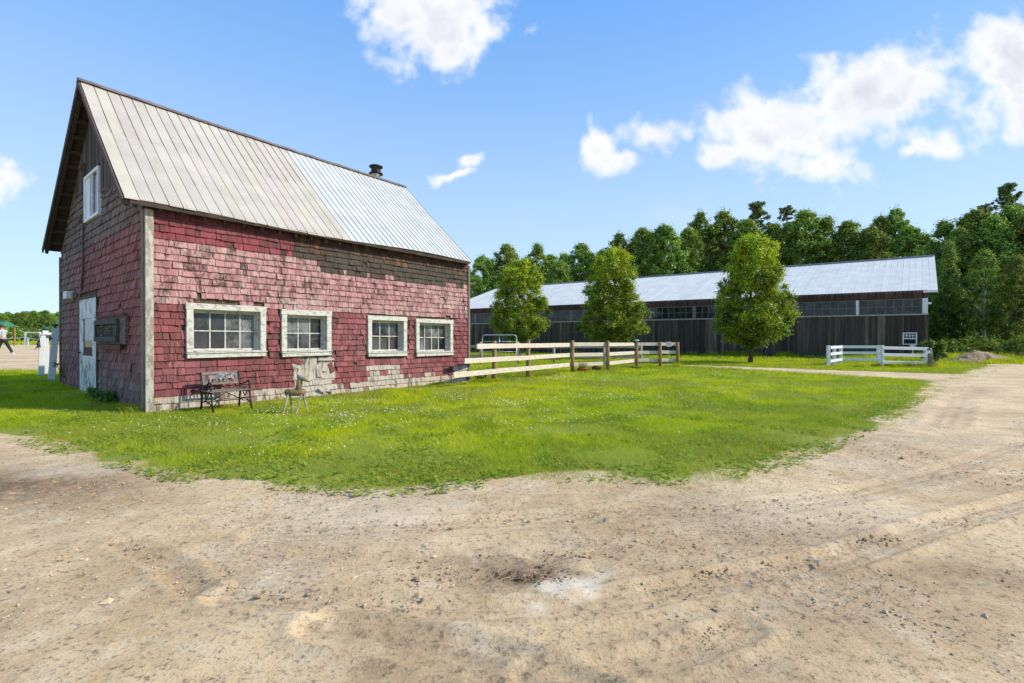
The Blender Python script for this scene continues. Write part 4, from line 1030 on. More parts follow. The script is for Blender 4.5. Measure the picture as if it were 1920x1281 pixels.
mb = MB(); mb.tube([(0, 0, -.1), (.01, 0, .5), (-.01, .02, .93)], [.11, .10, .085], 12); mb.build('post', M['grey_wood'], t, True)
mb = MB(); mb.tube([(.05, -.15, .0), (.17, -.13, .4), (.33, -.1, .85)], [.02, .016, .012], 6); mb.build('stick', M['old_wood'], t)
mb = MB(); mb.box((-.17, -.08, .74), (.2, .05, .12)); mb.build('rail_end', M['white_paint'], t)

# ---------------------------------------------------------------- long riding shed
ARA = math.atan2(AD.y, AD.x)     # local x runs along the wall to the left, local y towards the camera
sh = thing('riding_arena', 'long low dark board shed with white metal roof behind three maples', 'shed', tuple(AR), ARA)
AL = 41.0; DPT = 14.0
def al(x, back, z): return (x, -back, z)
mb = MB(); mb.rbox(0, AL, -.15, 0, 0, 3.02); mb.rbox(0, AL, -.15, 0, 4.08, 4.62)
mb.rbox(0, .15, -DPT, -.155, 0, 4.6); mb.rbox(AL-.15, AL, -DPT, -.155, 0, 4.6); mb.rbox(0.16, AL-.16, -DPT-.15, -DPT-.001, 0, 4.6)
mb.build('wall', M['dark'], sh)
mb = MB(); x = 0; rb = random.Random(5)
while x < AL:
    w_ = rb.uniform(.14, .24); k = rb.uniform(.45, 1.35); k = k*(2.0 if rb.random() < .09 else 1)
    mb.rbox(x+.004, x+w_-.004, .003, .028+rb.uniform(0, .008), .06+rb.uniform(0, .08), 3.0, (k, k*.98, k*.95, 1)); x += w_
mb.build('boards', M['arena_boards'], sh)
mb = MB(); x = 0
while x < AL:
    w_ = rb.uniform(.14, .24); k = rb.uniform(.6, 1.3); mb.rbox(x+.003, x+w_-.003, .003, .028, 4.09, 4.60, (k*1.0, k*.62, k*.50, 1)); x += w_
o = mb.build('upper_boards', M['arena_boards'], sh); o['label'] = 'reddish brown board strip under the eave'
mb = MB(); mb.rbox(-.02, AL, .030, .09, 2.97, 3.05); mb.build('ledge', M['grey_rail'], sh)
x = .28; bay = 3.62; nb = 0
while x+bay < AL:
    mb = MB(); y0, y1 = -.06, -.01
    mb.rbox(x, x+.05, y0, y1, 3.05, 4.08); mb.rbox(x+bay-.25, x+bay-.2, y0, y1, 3.05, 4.08); mb.rbox(x+.05, x+bay-.25, y0, y1, 3.05, 3.09); mb.rbox(x+.05, x+bay-.25, y0, y1, 4.03, 4.08)
    nc = 7
    for k in range(1, nc): xx = x+.05+(bay-.30)*k/nc; mb.rbox(xx-.014, xx+.014, y0+.004, y1-.004, 3.09, 4.03)
    for k in range(nc):
        xa = x+.05+(bay-.30)*k/nc+.014; xb = x+.05+(bay-.30)*(k+1)/nc-.014; mb.rbox(xa, xb, y0+.004, y1-.004, 3.54, 3.565)
    w = mb.build('window', M['arena_frame'], sh)
    mb = MB(); mb.rbox(x+.04, x+bay-.24, -.042, -.036, 3.06, 4.06); mb.build('pane', M['glass_dark'], w)
    mb = MB(); mb.rbox(x+bay-.19, x+bay-.03, -.05, .02, 3.05, 4.08); mb.build('pillar', M['galv'] if nb < 1 else M['arena_frame'], sh)
    x += bay; nb += 1
mb = MB(); mb.rbox(-.01, .27, -.05, .035, 3.05, 4.08); mb.build('pillar', M['white_paint'], sh)
mb = MB(); mb.rbox(-.03, .15, .03, .06, 0, 3.0, (1.6, 1.5, 1.35, 1)); mb.build('corner_board', M['arena_boards'], sh)
# roof fitted between eave and ridge
inv = Matrix.Rotation(-ARA, 4, 'Z') @ Matrix.Translation(-AR)
eR, eL, rR, rL = [inv @ Vector(p) for p in ((27.85, 31.75, 4.58), (-7.6, 53.0, 4.60), (32.2, 37.0, 7.72), (-1.7, 57.2, 7.42))]
bR, bL = [inv @ Vector(p) for p in ((36.6, 43.5, 4.6), (3.5, 63.0, 4.6))]
mb = MB(); NP = 110
for i in range(NP):
    s0, s1 = i/NP, (i+1)/NP-.0006
    for (A0, A1, B0, B1) in ((eR, eL, rR, rL), (rR, rL, bR, bL)):
        K = RD.uniform(.96, 1.03); col = (K, K, K, 1)
        for (t0, t1, l) in ((0, .665, .02), (.66, 1, .012)):
            q = [A0.lerp(A1, s).lerp(B0.lerp(B1, s), t)+Vector((0, 0, l)) for s, t in ((s0, t0), (s1, t0), (s1, t1), (s0, t1))]
            mb.add(q, [(3, 2, 1, 0)], col)
        e = .0009; sm = s1
        q0, q1 = A0.lerp(A1, sm), B0.lerp(B1, sm); q2, q3 = A0.lerp(A1, min(1, sm+e)), B0.lerp(B1, min(1, sm+e)); z_ = Vector((0, 0, .032)); zz_ = Vector((0, 0, .015))
        mb.add([q0+zz_, (q0+q2)/2+z_, q2+zz_, q1+zz_, (q1+q3)/2+z_, q3+zz_], [(0,1,4,3), (1,2,5,4)], (.93, .94, .96, 1))
ro = mb.build('roof', M['roof_arena'], sh)
mb = MB()
for (A0, A1, B0, B1) in ((eR, eL, rR, rL), (rR, rL, bR, bL)):
    q = [A0, A1, B1, B0]; mb.add([p+Vector((0, 0, .0)) for p in q]+[p+Vector((0, 0, -.12)) for p in q], [(0,1,2,3), (7,6,5,4), (0,4,5,1), (1,5,6,2), (2,6,7,3), (3,7,4,0)])
mb.build('roof_deck', M['old_wood'], sh)
mb = MB(); mb.beam(eR+Vector((0, .03, -.06)), eL+Vector((0, .03, -.06)), .03, .15); mb.build('fascia', M['vinyl'], sh)
mb = MB(); mb.beam(rR+Vector((0, 0, .05)), rL+Vector((0, 0, .05)), .30, .04); mb.build('ridge_cap', simple('grey_ridge', (.35, .37, .40), .5, .3), ro)
# gable infill at the right end
mb = MB(); mb.add([(0, -.1, 4.5), (0, -DPT, 4.5), (0, -DPT/2, 7.3), (.1, -.1, 4.5), (.1, -DPT, 4.5), (.1, -DPT/2, 7.3)], [(0,1,2), (5,4,3), (0,2,5,3), (1,4,5,2)]); mb.build('gable', M['old_wood'], sh)
mb = MB(); mb.box((-.10, -.35, 3.75), (.25, .35, .12)); mb.box((-.03, -.35, 4.0), (.06, .2, .4)); mb.build('wall_lamp', M['vinyl'], sh)
# sash window low on the wall
mb = MB(); X0, X1, Z0, Z1 = .85, 1.90, .98, 1.80; y0, y1 = .045, .10
def wx(px, Y=32): 
    r_q = (px-CX)/F; return (AR.x-AR.y*r_q)/(-(AD.x)+AD.y*r_q)
X0, X1 = wx(1719), wx(1692)
Z1 = 1.3+14*33/F; Z0 = 1.3-8*33/F
mb.rbox(X0, X0+.06, y0, y1, Z0, Z1); mb.rbox(X1-.06, X1, y0, y1, Z0, Z1); mb.rbox(X0+.06, X1-.06, y0, y1, Z0, Z0+.05); mb.rbox(X0+.06, X1-.06, y0, y1, Z1-.05, Z1); zm = Z0+.36; mb.rbox(X0+.06, X1-.06, y0, y1, zm, zm+.06)
for k in range(1, 4): xx = X0+.06+(X1-X0-.12)*k/4; mb.rbox(xx-.014, xx+.014, y0+.005, y1-.005, zm+.06, Z1-.05)
zz = (zm+.06+Z1-.05)/2
for k in range(4): xa = X0+.06+(X1-X0-.12)*k/4+.014; xb = X0+.06+(X1-X0-.12)*(k+1)/4-.014; mb.rbox(xa, xb, y0+.005, y1-.005, zz-.013, zz+.013)
w = mb.build('small_window', M['vinyl'], sh); w['label'] = 'small white sash window low on the dark wall near its right end'
mb = MB(); mb.rbox(X0+.05, X1-.05, .055, .062, zm+.03, Z1-.03); mb.build('pane', M['glass_dusty'], w)
mb = MB(); mb.rbox(X0+.05, X1-.05, .055, .062, Z0+.03, zm+.03); mb.build('pane', M['dark'], w)  # no glass: dark sheet painting the unlit gap of the open lower half
mb = MB(); xm = wx(1711); mb.rbox(xm-.16, xm+.16, .05, .11, Z0-.25, Z0-.01); mb.rbox(xm-.03, xm+.03, .05, .09, .3, Z0-.25); mb.build('box_on_post', M['galv'], sh)  # small grey box on a thin post, use unclear

# ---------------------------------------------------------------- leaves
def leaves(name, clumps, per, size, mat, seed, parent=None, flat=.75, toplight=1.0, zr=None, droop=0):
    rg = np.random.default_rng(seed); cl = np.array([c[:3] for c in clumps]); rad = np.array([c[3] for c in clumps]); nC = len(cl)
    cnt = np.maximum(8, (per*(rad/rad.mean())**2).astype(int)); idx = np.repeat(np.arange(nC), cnt); n = len(idx)
    d = rg.normal(0, 1, (n, 3)); d /= np.linalg.norm(d, axis=1)[:, None]+1e-9
    q = np.clip(np.abs(rg.normal(0, .62, n)), .08, 1.55); d2 = d*q[:, None]*rad[idx][:, None]; d2[:, 2] *= flat
    p = cl[idx]+d2; p[:, 2] -= droop*(np.abs(d2[:, 0])+np.abs(d2[:, 1]))
    nrm = d*.8+np.array([0, 0, .75])+rg.normal(0, .55, (n, 3)); nrm /= np.linalg.norm(nrm, axis=1)[:, None]
    t = np.cross(nrm, rg.normal(0, 1, (n, 3))); t /= np.linalg.norm(t, axis=1)[:, None]+1e-9; b = np.cross(nrm, t)
    s = size*rg.uniform(.6, 1.3, n)[:, None]
    P = np.stack([p-t*s*.55, p-b*s*.36+nrm*s*.05, p+t*s*.55, p+b*s*.36+nrm*s*.05], 1)
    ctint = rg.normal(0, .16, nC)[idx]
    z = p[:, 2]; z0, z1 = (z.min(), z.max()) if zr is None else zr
    tint = np.clip(.16+.46*toplight*((z-z0)/(z1-z0))**2+.22*np.minimum(q, 1)**2+ctint+rg.normal(0, .10, n), 0, 1)  # tint brighter towards top and outside: new growth plus light painted in
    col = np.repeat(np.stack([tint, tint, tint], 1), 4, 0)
    return np_mesh(name, P.reshape(-1, 3), 4, M[mat], col, parent)

def maple(label, X, Y, H, prof, zc, seed, nclump=230, lean=0):
    """prof: list of (z, radius, x offset) for the crown outline"""
    t = thing('maple_tree', label, 'tree', (X, Y, gz(X, Y)), 0, 'young maples in front of the long shed')
    rg = random.Random(seed); cl = []
    zs = [p[0] for p in prof]; rs_ = [p[1] for p in prof]; os_ = [p[2] for p in prof]
    while len(cl) < nclump:
        z = rg.uniform(zs[0], zs[-1]); r = np.interp(z, zs, rs_); ox = np.interp(z, zs, os_)
        if rg.random() > (r/max(rs_))**1.3+.15: continue
        a = rg.uniform(0, 6.283); lob = 1+.05*math.sin(a*3+z*1.9+seed)+.05*math.sin(a*5-z*2.6)+rg.uniform(-.06, .06)
        q = rg.uniform(.15, 1)**.5; rad = rg.uniform(.18, .42)
        cl.append((ox+math.cos(a)*q*max(.05, r*1.06*lob-rad*.55), math.sin(a)*q*max(.05, r*1.06*lob-rad*.55), z, rad))
    mb = MB(); mb.tube([(0, 0, -.05), (.02, 0, .5), (.04, .02, zc), (.02, 0, H*.45), (0, 0, H*.75), (0, 0, H*.92)], [.15, .115, .10, .075, .04, .015], 10)
    for c in rg.sample(cl, 46):
        z0 = max(zc, c[2]-.5-math.hypot(c[0], c[1])*.75); mb.tube([(0.02, 0, z0), (c[0]*.5, c[1]*.5, (z0+c[2])/2-.02), (c[0], c[1], c[2])], [.035, .022, .008], 5)
    mb.build('trunk', M['bark'], t, True)
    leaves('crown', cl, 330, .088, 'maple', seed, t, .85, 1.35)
X3, Y3 = gp(1407, 681)
maple('largest bright green maple, right of the three before the long shed', X3, Y3, 7.2,
      [(.95,.5,.05),(1.35,1.2,.1),(1.9,1.85,.12),(2.7,2.15,.12),(3.3,2.05,.1),(3.9,1.8,.1),(4.7,1.6,.12),(5.6,1.42,.15),(6.3,1.25,.2),(6.9,.9,.25),(7.2,.3,.3)], 1.0, 3, 430)
maple('middle maple of the three, between the two others', (1153-CX)/F*33, 33, 7.4,
      [(1.0,.7,0),(1.5,1.7,-.05),(2.1,2.3,0),(2.9,2.3,0),(3.6,2.0,-.05),(4.4,1.75,-.2),(5.4,1.65,-.3),(6.2,1.55,-.25),(6.9,1.2,-.15),(7.4,.5,-.1)], 1.1, 8, 400)
maple('leftmost and smallest maple, closest to the red barn', (973-CX)/F*37, 37, 7.3,
      [(1.2,.7,0),(1.7,1.7,.05),(2.4,2.2,0),(3.2,2.2,.0),(4.0,2.1,.1),(4.9,1.9,.1),(5.8,1.65,.1),(6.6,1.3,.15),(7.1,.85,.1),(7.4,.3,.1)], 1.2, 15, 380)

# forest tree prototypes (unit: metres, 14 m tall), copied with shared meshes
def broadleaf(seed, H=14, Rm=3.3, zlow=.12, n=150, open_=0.0, trunkmat='bark', shape=0):
    rg = random.Random(seed); cl = []
    n = int(n*2.1)
    while len(cl) < n:
        f = rg.uniform(zlow, 1); z = f*H
        if shape == 0: r = Rm*min(1, (1-f)*2.6+.03)**.62*min(1, .55+(f-zlow)*2.2)*1.04
        else: r = Rm*(1-.85*((f-zlow)/(1-zlow))**1.25)*min(1, (f-zlow)*6+.35)
        a = rg.uniform(0, 6.283); lob = 1+.12*math.sin(a*3+f*7+seed)+.10*math.sin(a*4-f*9+seed*2)+rg.uniform(-.12, .16); q = rg.uniform(.15, 1)**.5; rad = rg.uniform(.25, .68)*(1-.2*open_)
        cl.append((math.cos(a)*q*max(.1, r*lob-rad*.6), math.sin(a)*q*max(.1, r*lob-rad*.6), z-rad*.4, rad))
    t = bpy.data.objects.new('broadleaf_tree', None); C.objects.link(t)
    mb = MB(); mb.tube([(0, 0, -.2), (.05, 0, H*.2), (-.05, .05, H*.5), (0, 0, H*.93)], [.20, .16, .11, .02], 8)
    for c in rg.sample(cl, 34):
        z0 = max(H*.12, c[2]-1-math.hypot(c[0], c[1])*.8); mb.tube([(0, 0, z0), (c[0]*.5, c[1]*.5, (z0+c[2])/2), (c[0], c[1], c[2])], [.06, .04, .015], 5)
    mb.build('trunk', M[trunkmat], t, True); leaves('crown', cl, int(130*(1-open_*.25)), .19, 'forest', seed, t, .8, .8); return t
def pine(seed, H=17, Rm=3.4, sparse=.5):
    rg = random.Random(seed); t = bpy.data.objects.new('pine_tree', None); C.objects.link(t); cl = []
    mb = MB(); mb.tube([(0, 0, -.2), (.08, 0, H*.4), (0, 0, H*.98)], [.26, .17, .03], 8)
    z = H*.30
    while z < H*.98:
        f = (z/H-.3)/.7
        for k in range(rg.randint(4, 6)):
            a = rg.uniform(0, 6.283); L = Rm*(1-f**2.4)*rg.uniform(.4, 1.15)+.3; dz = L*rg.uniform(-.05, .40)
            e = (math.cos(a)*L, math.sin(a)*L, z+dz); mb.tube([(0, 0, z), (e[0]*.5, e[1]*.5, z+dz*.35), e], [.05, .035, .012], 5)
            for q in (.3, .48, .65, .82, .98):
                if rg.random() < sparse+.35: cl.append((e[0]*q+rg.uniform(-.35, .35), e[1]*q+rg.uniform(-.35, .35), z+dz*q*.9+rg.uniform(-.05, .3), rg.uniform(.12, .32)))
        z += rg.uniform(.38, .72)
    cl.append((0, 0, H*.97, .2))
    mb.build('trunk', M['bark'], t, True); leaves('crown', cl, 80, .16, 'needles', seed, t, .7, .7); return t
PB = [broadleaf(31), broadleaf(32, 14, 2.7, .10, 140, .2), broadleaf(33, 14, 3.0, .30, 110, .9), broadleaf(34, 14, 3.6, .05, 170), broadleaf(35, 14, 2.6, .10, 140, .1, 'bark', 1), broadleaf(36, 14, 3.2, .06, 150, .3, 'birch')]
PP = [pine(51), pine(52, 17, 2.6, .3)]
used = {}
def put(proto, H0, X, Y, H, wscale, rz, label, cat, group):
    if proto.name not in used: t = proto; used[proto.name] = 1
    else: t = copy_tree(proto)
    t.location = (X, Y, gz(X, Y)); t.rotation_euler = (0, 0, rz); s = H/H0; t.scale = (s*wscale, s*wscale, s)
    tag(t, label, cat, group); return t
ORD = ['first', 'second', 'third', 'fourth', 'fifth', 'sixth', 'seventh', 'eighth', 'ninth', 'tenth', 'eleventh', 'twelfth', 'thirteenth', 'fourteenth', 'fifteenth', 'sixteenth', 'seventeenth', 'eighteenth', 'nineteenth', 'twentieth', 'twenty-first', 'twenty-second', 'twenty-third', 'twenty-fourth']
KD = ['rounded dense', 'narrow dense', 'airy open', 'broad bushy', 'pointed', 'loose pale-stemmed']
# front row above the shed roof, left to right: px of the crown, px height of its top, distance, kind, width
row = [(905,478,70,3,.9),(950,458,72,0,1.0),(1008,458,74,1,.9),(1050,488,69,3,.9),(1090,456,74,0,.95),(1130,470,73,1,.9),(1160,436,72,2,.9),(1205,428,70,0,1.0),(1245,420,68,3,.95),(1290,428,70,0,.9),
       (1312,396,72,2,.8),(1358,394,72,2,.95),(1400,412,68,0,.95),(1452,418,67,3,.9),(1508,394,66,0,.95),(1548,408,65,1,.9),(1590,415,64,0,1.0),(1632,424,62,3,.9),(1650,404,66,2,.75),(1678,390,66,2,.8),(1705,425,61,0,.95),(1735,440,60,4,.8)]
rq = random.Random(77)
for i, (px, py, Y, k, w) in enumerate(row):
    X = (px-CX)/F*Y; H = (HY-py)/F*Y+CH
    put(PB[k], 14, X, Y, H*1.0, w*1.05, rq.uniform(0, 6.28), '%s leafy treetop from the left above the white shed roof, %s crown' % (ORD[i], KD[k]), 'tree', 'forest trees behind the long shed')
for j, (px, py, Y, k, w, lab) in enumerate([(1420,374,72,0,.95,'dark pine topping the tree line behind the largest maple'),(1475,382,74,1,1.0,'scraggly pine with open branches right of the pine topping the tree line')]):
    X = (px-CX)/F*Y; put(PP[k], 17, X, Y, (HY-py)/F*Y+CH, w, rq.uniform(0, 6), lab, 'pine', 'pines in the forest')
# right-hand forest edge, down to the ground
edge = [(1770,415,47,1,.9),(1800,428,45,5,.9),(1828,392,46,3,.85),(1862,405,44,0,.85),(1893,385,45,3,.9),(1930,400,43,0,.9),(1975,380,44,3,1.0),(2040,390,43,0,1.0),(2120,380,42,3,1.),(1780,455,42,4,.8),(1845,470,40,5,.85),(1905,480,38.5,1,.9)]
for i, (px, py, Y, k, w) in enumerate(edge):
    X = (px-CX)/F*Y; put(PB[k], 14, X, Y, (HY-py)/F*Y+CH, w*1.05, rq.uniform(0, 6.28), '%s of the leafy trees right of the shed, %s crown, %s' % (ORD[i], KD[k], 'rear row' if i < 9 else 'front row'), 'tree', 'trees of the forest edge right of the shed')
X = (1893-CX)/F*52; put(PP[0], 17, X, 52, (HY-338)/F*52+CH, .85, 2.2, 'tall pine with spreading branches above the right-hand forest edge', 'pine', 'pines in the forest')
X = (1845-CX)/F*50; put(PP[1], 17, X, 50, (HY-378)/F*50+CH, .8, 1.2, 'slimmer pine left of the tallest pine at the right', 'pine', 'pines in the forest')
# deeper trees closing the gaps
for i in range(26):
    px = 880+i*36+rq.uniform(-10, 10); Y = rq.uniform(80, 90); yt = np.interp(px, [880,1000,1150,1300,1500,1700,1800], [500,480,470,440,430,452,450]); X = (px-CX)/F*Y
    put(PB[rq.choice([0, 1, 3])], 14, X, Y, (HY-yt)/F*Y+CH, 1.1, rq.uniform(0, 6.28), 'dark leafy tree deep in the wood, filling the gaps between nearer crowns', 'tree', 'deep trees of the wood')
for i in range(14):
    px = 1755+i*26+rq.uniform(-8, 8); Y = rq.uniform(50, 56); X = (px-CX)/F*Y
    put(PB[rq.choice([0, 1, 3])], 14, X, Y, (HY-rq.uniform(430, 460))/F*Y+CH, 1.1, rq.uniform(0, 6.28), 'dark leafy tree deep in the wood, filling the gaps between nearer crowns', 'tree', 'deep trees of the wood')
# trees far to the left
k = 0
for i in range(26):
    px = -60+i*8.5+rq.uniform(-3, 3); Y = rq.uniform(150, 190); X = (px-CX)/F*Y; H = (HY-rq.uniform(583, 592)-max(0, px-60)*.06)/F*Y+CH
    t = put(PB[rq.choice([0, 1, 3])], 14, X, Y, max(8, H), 1.2, rq.uniform(0, 6.28), 'hazy green tree in the far tree line left of the barn', 'tree', 'distant trees beyond the sand field')

# bushes, weeds
def bush(name, label, cat, X, Y, r, hgt, n, size, seed, mat='weed', group=None):
    rg = random.Random(seed); cl = [(rg.gauss(0, r*.45), rg.gauss(0, r*.45), hgt*rg.uniform(.25, .85), max(.05, r*rg.uniform(.3, .5))) for _ in range(n)]
    t = thing(name, label, cat, (X, Y, gz(X, Y)), 0, group)
    mb = MB()
    for c in cl[:10]: mb.tube([(c[0]*.2, c[1]*.2, -.02), (c[0]*.7, c[1]*.7, c[2]*.6), c[:3]], [.012, .010, .004], 5)
    mb.build('stems', M['bark'], t); leaves('foliage', cl, 60, size, mat, seed, t, .9, .8); return t
for i, (px, Y, r, h_, lab) in enumerate([(1752,27,.55,1.35,'big-leaved green bush right of the rough gate post'),(1790,33,.9,1.5,'leafy bush in the shade at the right corner of the shed'),(1905,30,.9,1.7,'light green bush behind the gravel heap'),(1448,38,.6,1.1,'dark shrub growing at the shed wall right of the largest maple'),(1868,36,1.1,1.4,'low dark shrub at the foot of the wood above the gravel heap'),(1835,38,1.3,1.8,'dark shrub filling the wood edge left of the gravel heap'),(1940,34,1.2,2.0,'shrub at the wood edge right of the gravel heap')]):
    bush('bush', lab, 'bush', (px-CX)/F*Y, Y, r, h_, 26, .13 if i else .17, 300+i, 'weed' if i < 3 else 'forest')
for i, (px, py, r, h_, lab) in enumerate([(135,722,.22,.9,'tall thin weed climbing the gable left of the door'),(176,750,.15,.26,'leafy weed clump right below the white door'),(202,757,.25,.28,'low weed clump between the door and the barn corner'),(1716,688,.5,.28,'dark weed clump under the right section of the white fence'),(1745,689,.3,.4,'weeds round the rough gate post'),(900,712,.28,.35,'weed clump with broad leaves by the barn end, under the fence rails'),(1076,672,.5,.5,'weeds growing behind the third fence post'),(870,660,.35,.5,'weeds in the paddock just behind the barn end')]):
    X, Y = gp(px, py); bush('weed', lab, 'weed', X, Y, r, h_, 14, .05 if Y < 16 else .08, 400+i)

# ---------------------------------------------------------------- gravel heap
X, Y = gp(1868, 681); nx_, ny_ = 70, 44
vs = []; 
gxx, gyy = np.meshgrid(np.linspace(-1.95, 2.1, nx_), np.linspace(-1.1, 1.1, ny_)); gxx = gxx.ravel(); gyy = gyy.ravel()
prof_ = np.interp(gxx, [-1.95,-1.6,-1.1,-.6,-.1,.35,.7,1.1,1.6,2.1], [0,.22,.50,.68,.78,.72,.52,.50,.38,0])
hz = prof_*np.clip(1-(gyy/1.05)**2, 0, 1)**.7 + (fbm(gxx*4, gyy*4, 5, 4)-.5)*.22*(prof_ > .02) - .05
notch = np.exp(-(((gxx+.55)/.35)**2+((gyy+.75)/.25)**2)); hz -= notch*.22
mb = MB(); mb.add([(a, b, c) for a, b, c in zip(gxx, gyy, hz)], [(j*nx_+i, j*nx_+i+1, (j+1)*nx_+i+1, (j+1)*nx_+i) for j in range(ny_-1) for i in range(nx_-1)])
pm2, nt_, b_, _ = newmat('heap_of_gravel'); g_ = coords(nt_); n_a = noise(nt_, g_, 3, 5, .6); n_b = noise(nt_, g_, 26, 5, .8)
c_ = mixc(nt_, sstep(nt_, n_a, .35, .65), (.34, .20, .10), (.58, .39, .23)); c_ = mixc(nt_, sstep(nt_, n_b, .5, .7), c_, (.07, .055, .045)); c_ = mixc(nt_, sstep(nt_, n_b, .42, .3), c_, (.55, .50, .42))
nt_.links.new(c_, b_.inputs['Base Color']); b_.inputs['Roughness'].default_value = .95; bump(nt_, b_, n_b, 1, .06)
o = mb.build('gravel_heap', pm2, None, True); o.location = (X+.35, Y+1.3, -.08); tag(o, 'heap of brown gravel and rubble at the wood edge', 'gravel heap')

# ---------------------------------------------------------------- far left: white posts, rails, kiosk, person
def white_post(px0, px1, ptop, pbot, Y, lab, nm, lean_=0):
    X = ((px0+px1)/2-CX)/F*Y; w_ = (px1-px0)/F*Y; z0 = gz(X, Y); H = (pbot-ptop)/F*Y
    t = thing(nm, lab, 'post', (X, Y, z0), .75, 'white posts left of the barn')
    mb = MB(); mb.box((lean_/2, 0, H/2-.05), (w_*.75, w_*.75, H+.1), Matrix.Rotation(lean_*.6, 3, 'Y')); mb.build('post', M['white_paint'], t, bevel=.012)
    return t, X, z0, H, w_
t1, X, z0, H, w_ = white_post(88.5, 102.5, 613.5, 712, 14.1, 'nearest white square post left of the barn, with green cap', 'white_post', .10)
mb = MB(); mb.lathe((.09, 0, H), [(.03, 0), (.03, .05), (.085, .06), (.10, .085), (.06, .12), (.02, .13)], 14); mb.build('cap', M['green_metal'], t1, True)
mb = MB(); mb.box((0, -w_*.38-.012, H*.80), (.05, .02, .04)); mb.build('latch', M['black_metal'], t1)
t2, X, z0, H, w_ = white_post(71, 82.5, 628, 703, 15.6, 'leftmost broad white post, holding the black halter', 'white_post', .04)
t3, X3_, z03, H3, w3 = white_post(79.5, 91, 618.5, 701.5, 15.9, 'middle white post set behind the leftmost one, with green cap', 'white_post')
mb = MB(); mb.lathe((0, 0, H3), [(.03, 0), (.03, .04), (.085, .05), (.10, .075), (.06, .11), (.02, .12)], 14); mb.build('cap', M['green_metal'], t3, True)
mb = MB(); mb.tube([(-.16, -.10, H3-.17), (.0, -.14, H3-.12), (.22, -.16, H3-.10)], .045, 8); mb.build('crossbar', M['white_paint'], t3, True)
hl = thing('halter', 'black rope halter hanging on the white posts', 'halter', ((73-CX)/F*15.3, 15.3, .93)); hl.scale = (.7, .7, .7)
mb = MB(); mb.tube([(.12, 0, .78), (.05, -.02, .62), (-.02, -.02, .50), (.0, -.03, .35), (-.08, -.02, .22), (-.02, 0, .16), (.06, 0, .2), (.04, 0, .4), (.02, 0, .6)], .016, 6)
mb.tube([(.02, -.02, .48), (-.06, -.03, .36), (.03, -.03, .28), (-.05, -.02, .22)], .05, 6); mb.tube([(-.08, -.02, .22), (-.16, -.02, .13), (-.22, -.02, .10)], [.02, .012, .006], 6); mb.build('straps', M['black_metal'], hl)
mb = MB(); mb.tube([(-.03, -.05, .20), (.05, -.05, .19)], .02, 8); mb.build('buckle', M['galv'], hl)
wr = thing('white_goal_rails', 'far white rail gate standing beyond the sand field', 'rails', ((60-CX)/F*78, 78, gz(-70, 78)))
ox = wr.location.x
for px, h_ in ((47, 2.05), (52.5, 1.2), (75, 2.05), (107, 1.9), (120, 1.9)):
    mb = MB(); x_ = (px-CX)/F*78-ox; mb.box((x_, 0, h_/2), (.19, .19, h_)); mb.build('post', M['white_paint'], wr)
for (pa, pb, zz) in ((46.5, 75, 1.98), (105, 121, 1.8)):
    mb = MB(); mb.box((((pa+pb)/2-CX)/F*78-ox, -.1, zz), ((pb-pa)/F*78, .12, .2)); mb.build('rail', M['white_paint'], wr)
for (pa, pb, za, zb, sag) in ((-40, 46, 1.0, 1.25, .25), (52, 75, 1.2, .9, .15)):
    xa, xb = (pa-CX)/F*78-ox, (pb-CX)/F*78-ox; mb = MB(); mb.tube([(xa, 0, za), ((xa+xb)/2, 0, (za+zb)/2-sag), (xb, 0, zb)], .05, 6); mb.build('rope', M['white_paint'], wr)
kX = (2-CX)/F*66
ks = thing('viewing_stand', 'small stand with green pitched roof at the left edge of the picture', 'shelter', (kX-.4, 66, gz(kX, 66)))
mb = MB(); a = 1.35
mb.add([(-a, -a, 2.65), (a, -a, 2.65), (a, a, 2.65), (-a, a, 2.65), (-a*.55, 0, 3.35), (a*.9, 0, 3.35)], [(0,1,5,4), (1,2,5), (2,3,4,5), (3,0,4), (3,2,1,0)]); mb.build('roof', M['green_roof'], ks)
for sx in (-1, 1):
    for sy in (-1, 1):
        mb = MB(); mb.rbox(sx*1.1-.07, sx*1.1+.07, sy*1.1-.07, sy*1.1+.07, 0, 2.65); mb.build('leg', M['post_wood'], ks)
mb = MB(); mb.rbox(-1.03, 1.03, -1.1, -1.05, .3, 1.2); mb.build('railing', M['post_wood'], ks)
# low brush beyond the sand
for i, (px, Y, r, h_, lab) in enumerate([(28,110,4,3.6,'light green bush beyond the white rope, leftmost'),(90,120,3.4,4.2,'yellowish round bush behind the green post caps'),(62,125,4,2.4,'low dark bush beyond the far white rails'),(5,125,4,3.2,'bush behind the green roofed stand')]):
    bush('bush', lab, 'bush', (px-CX)/F*Y, Y, r, h_, 30, .5, 500+i, 'forest')

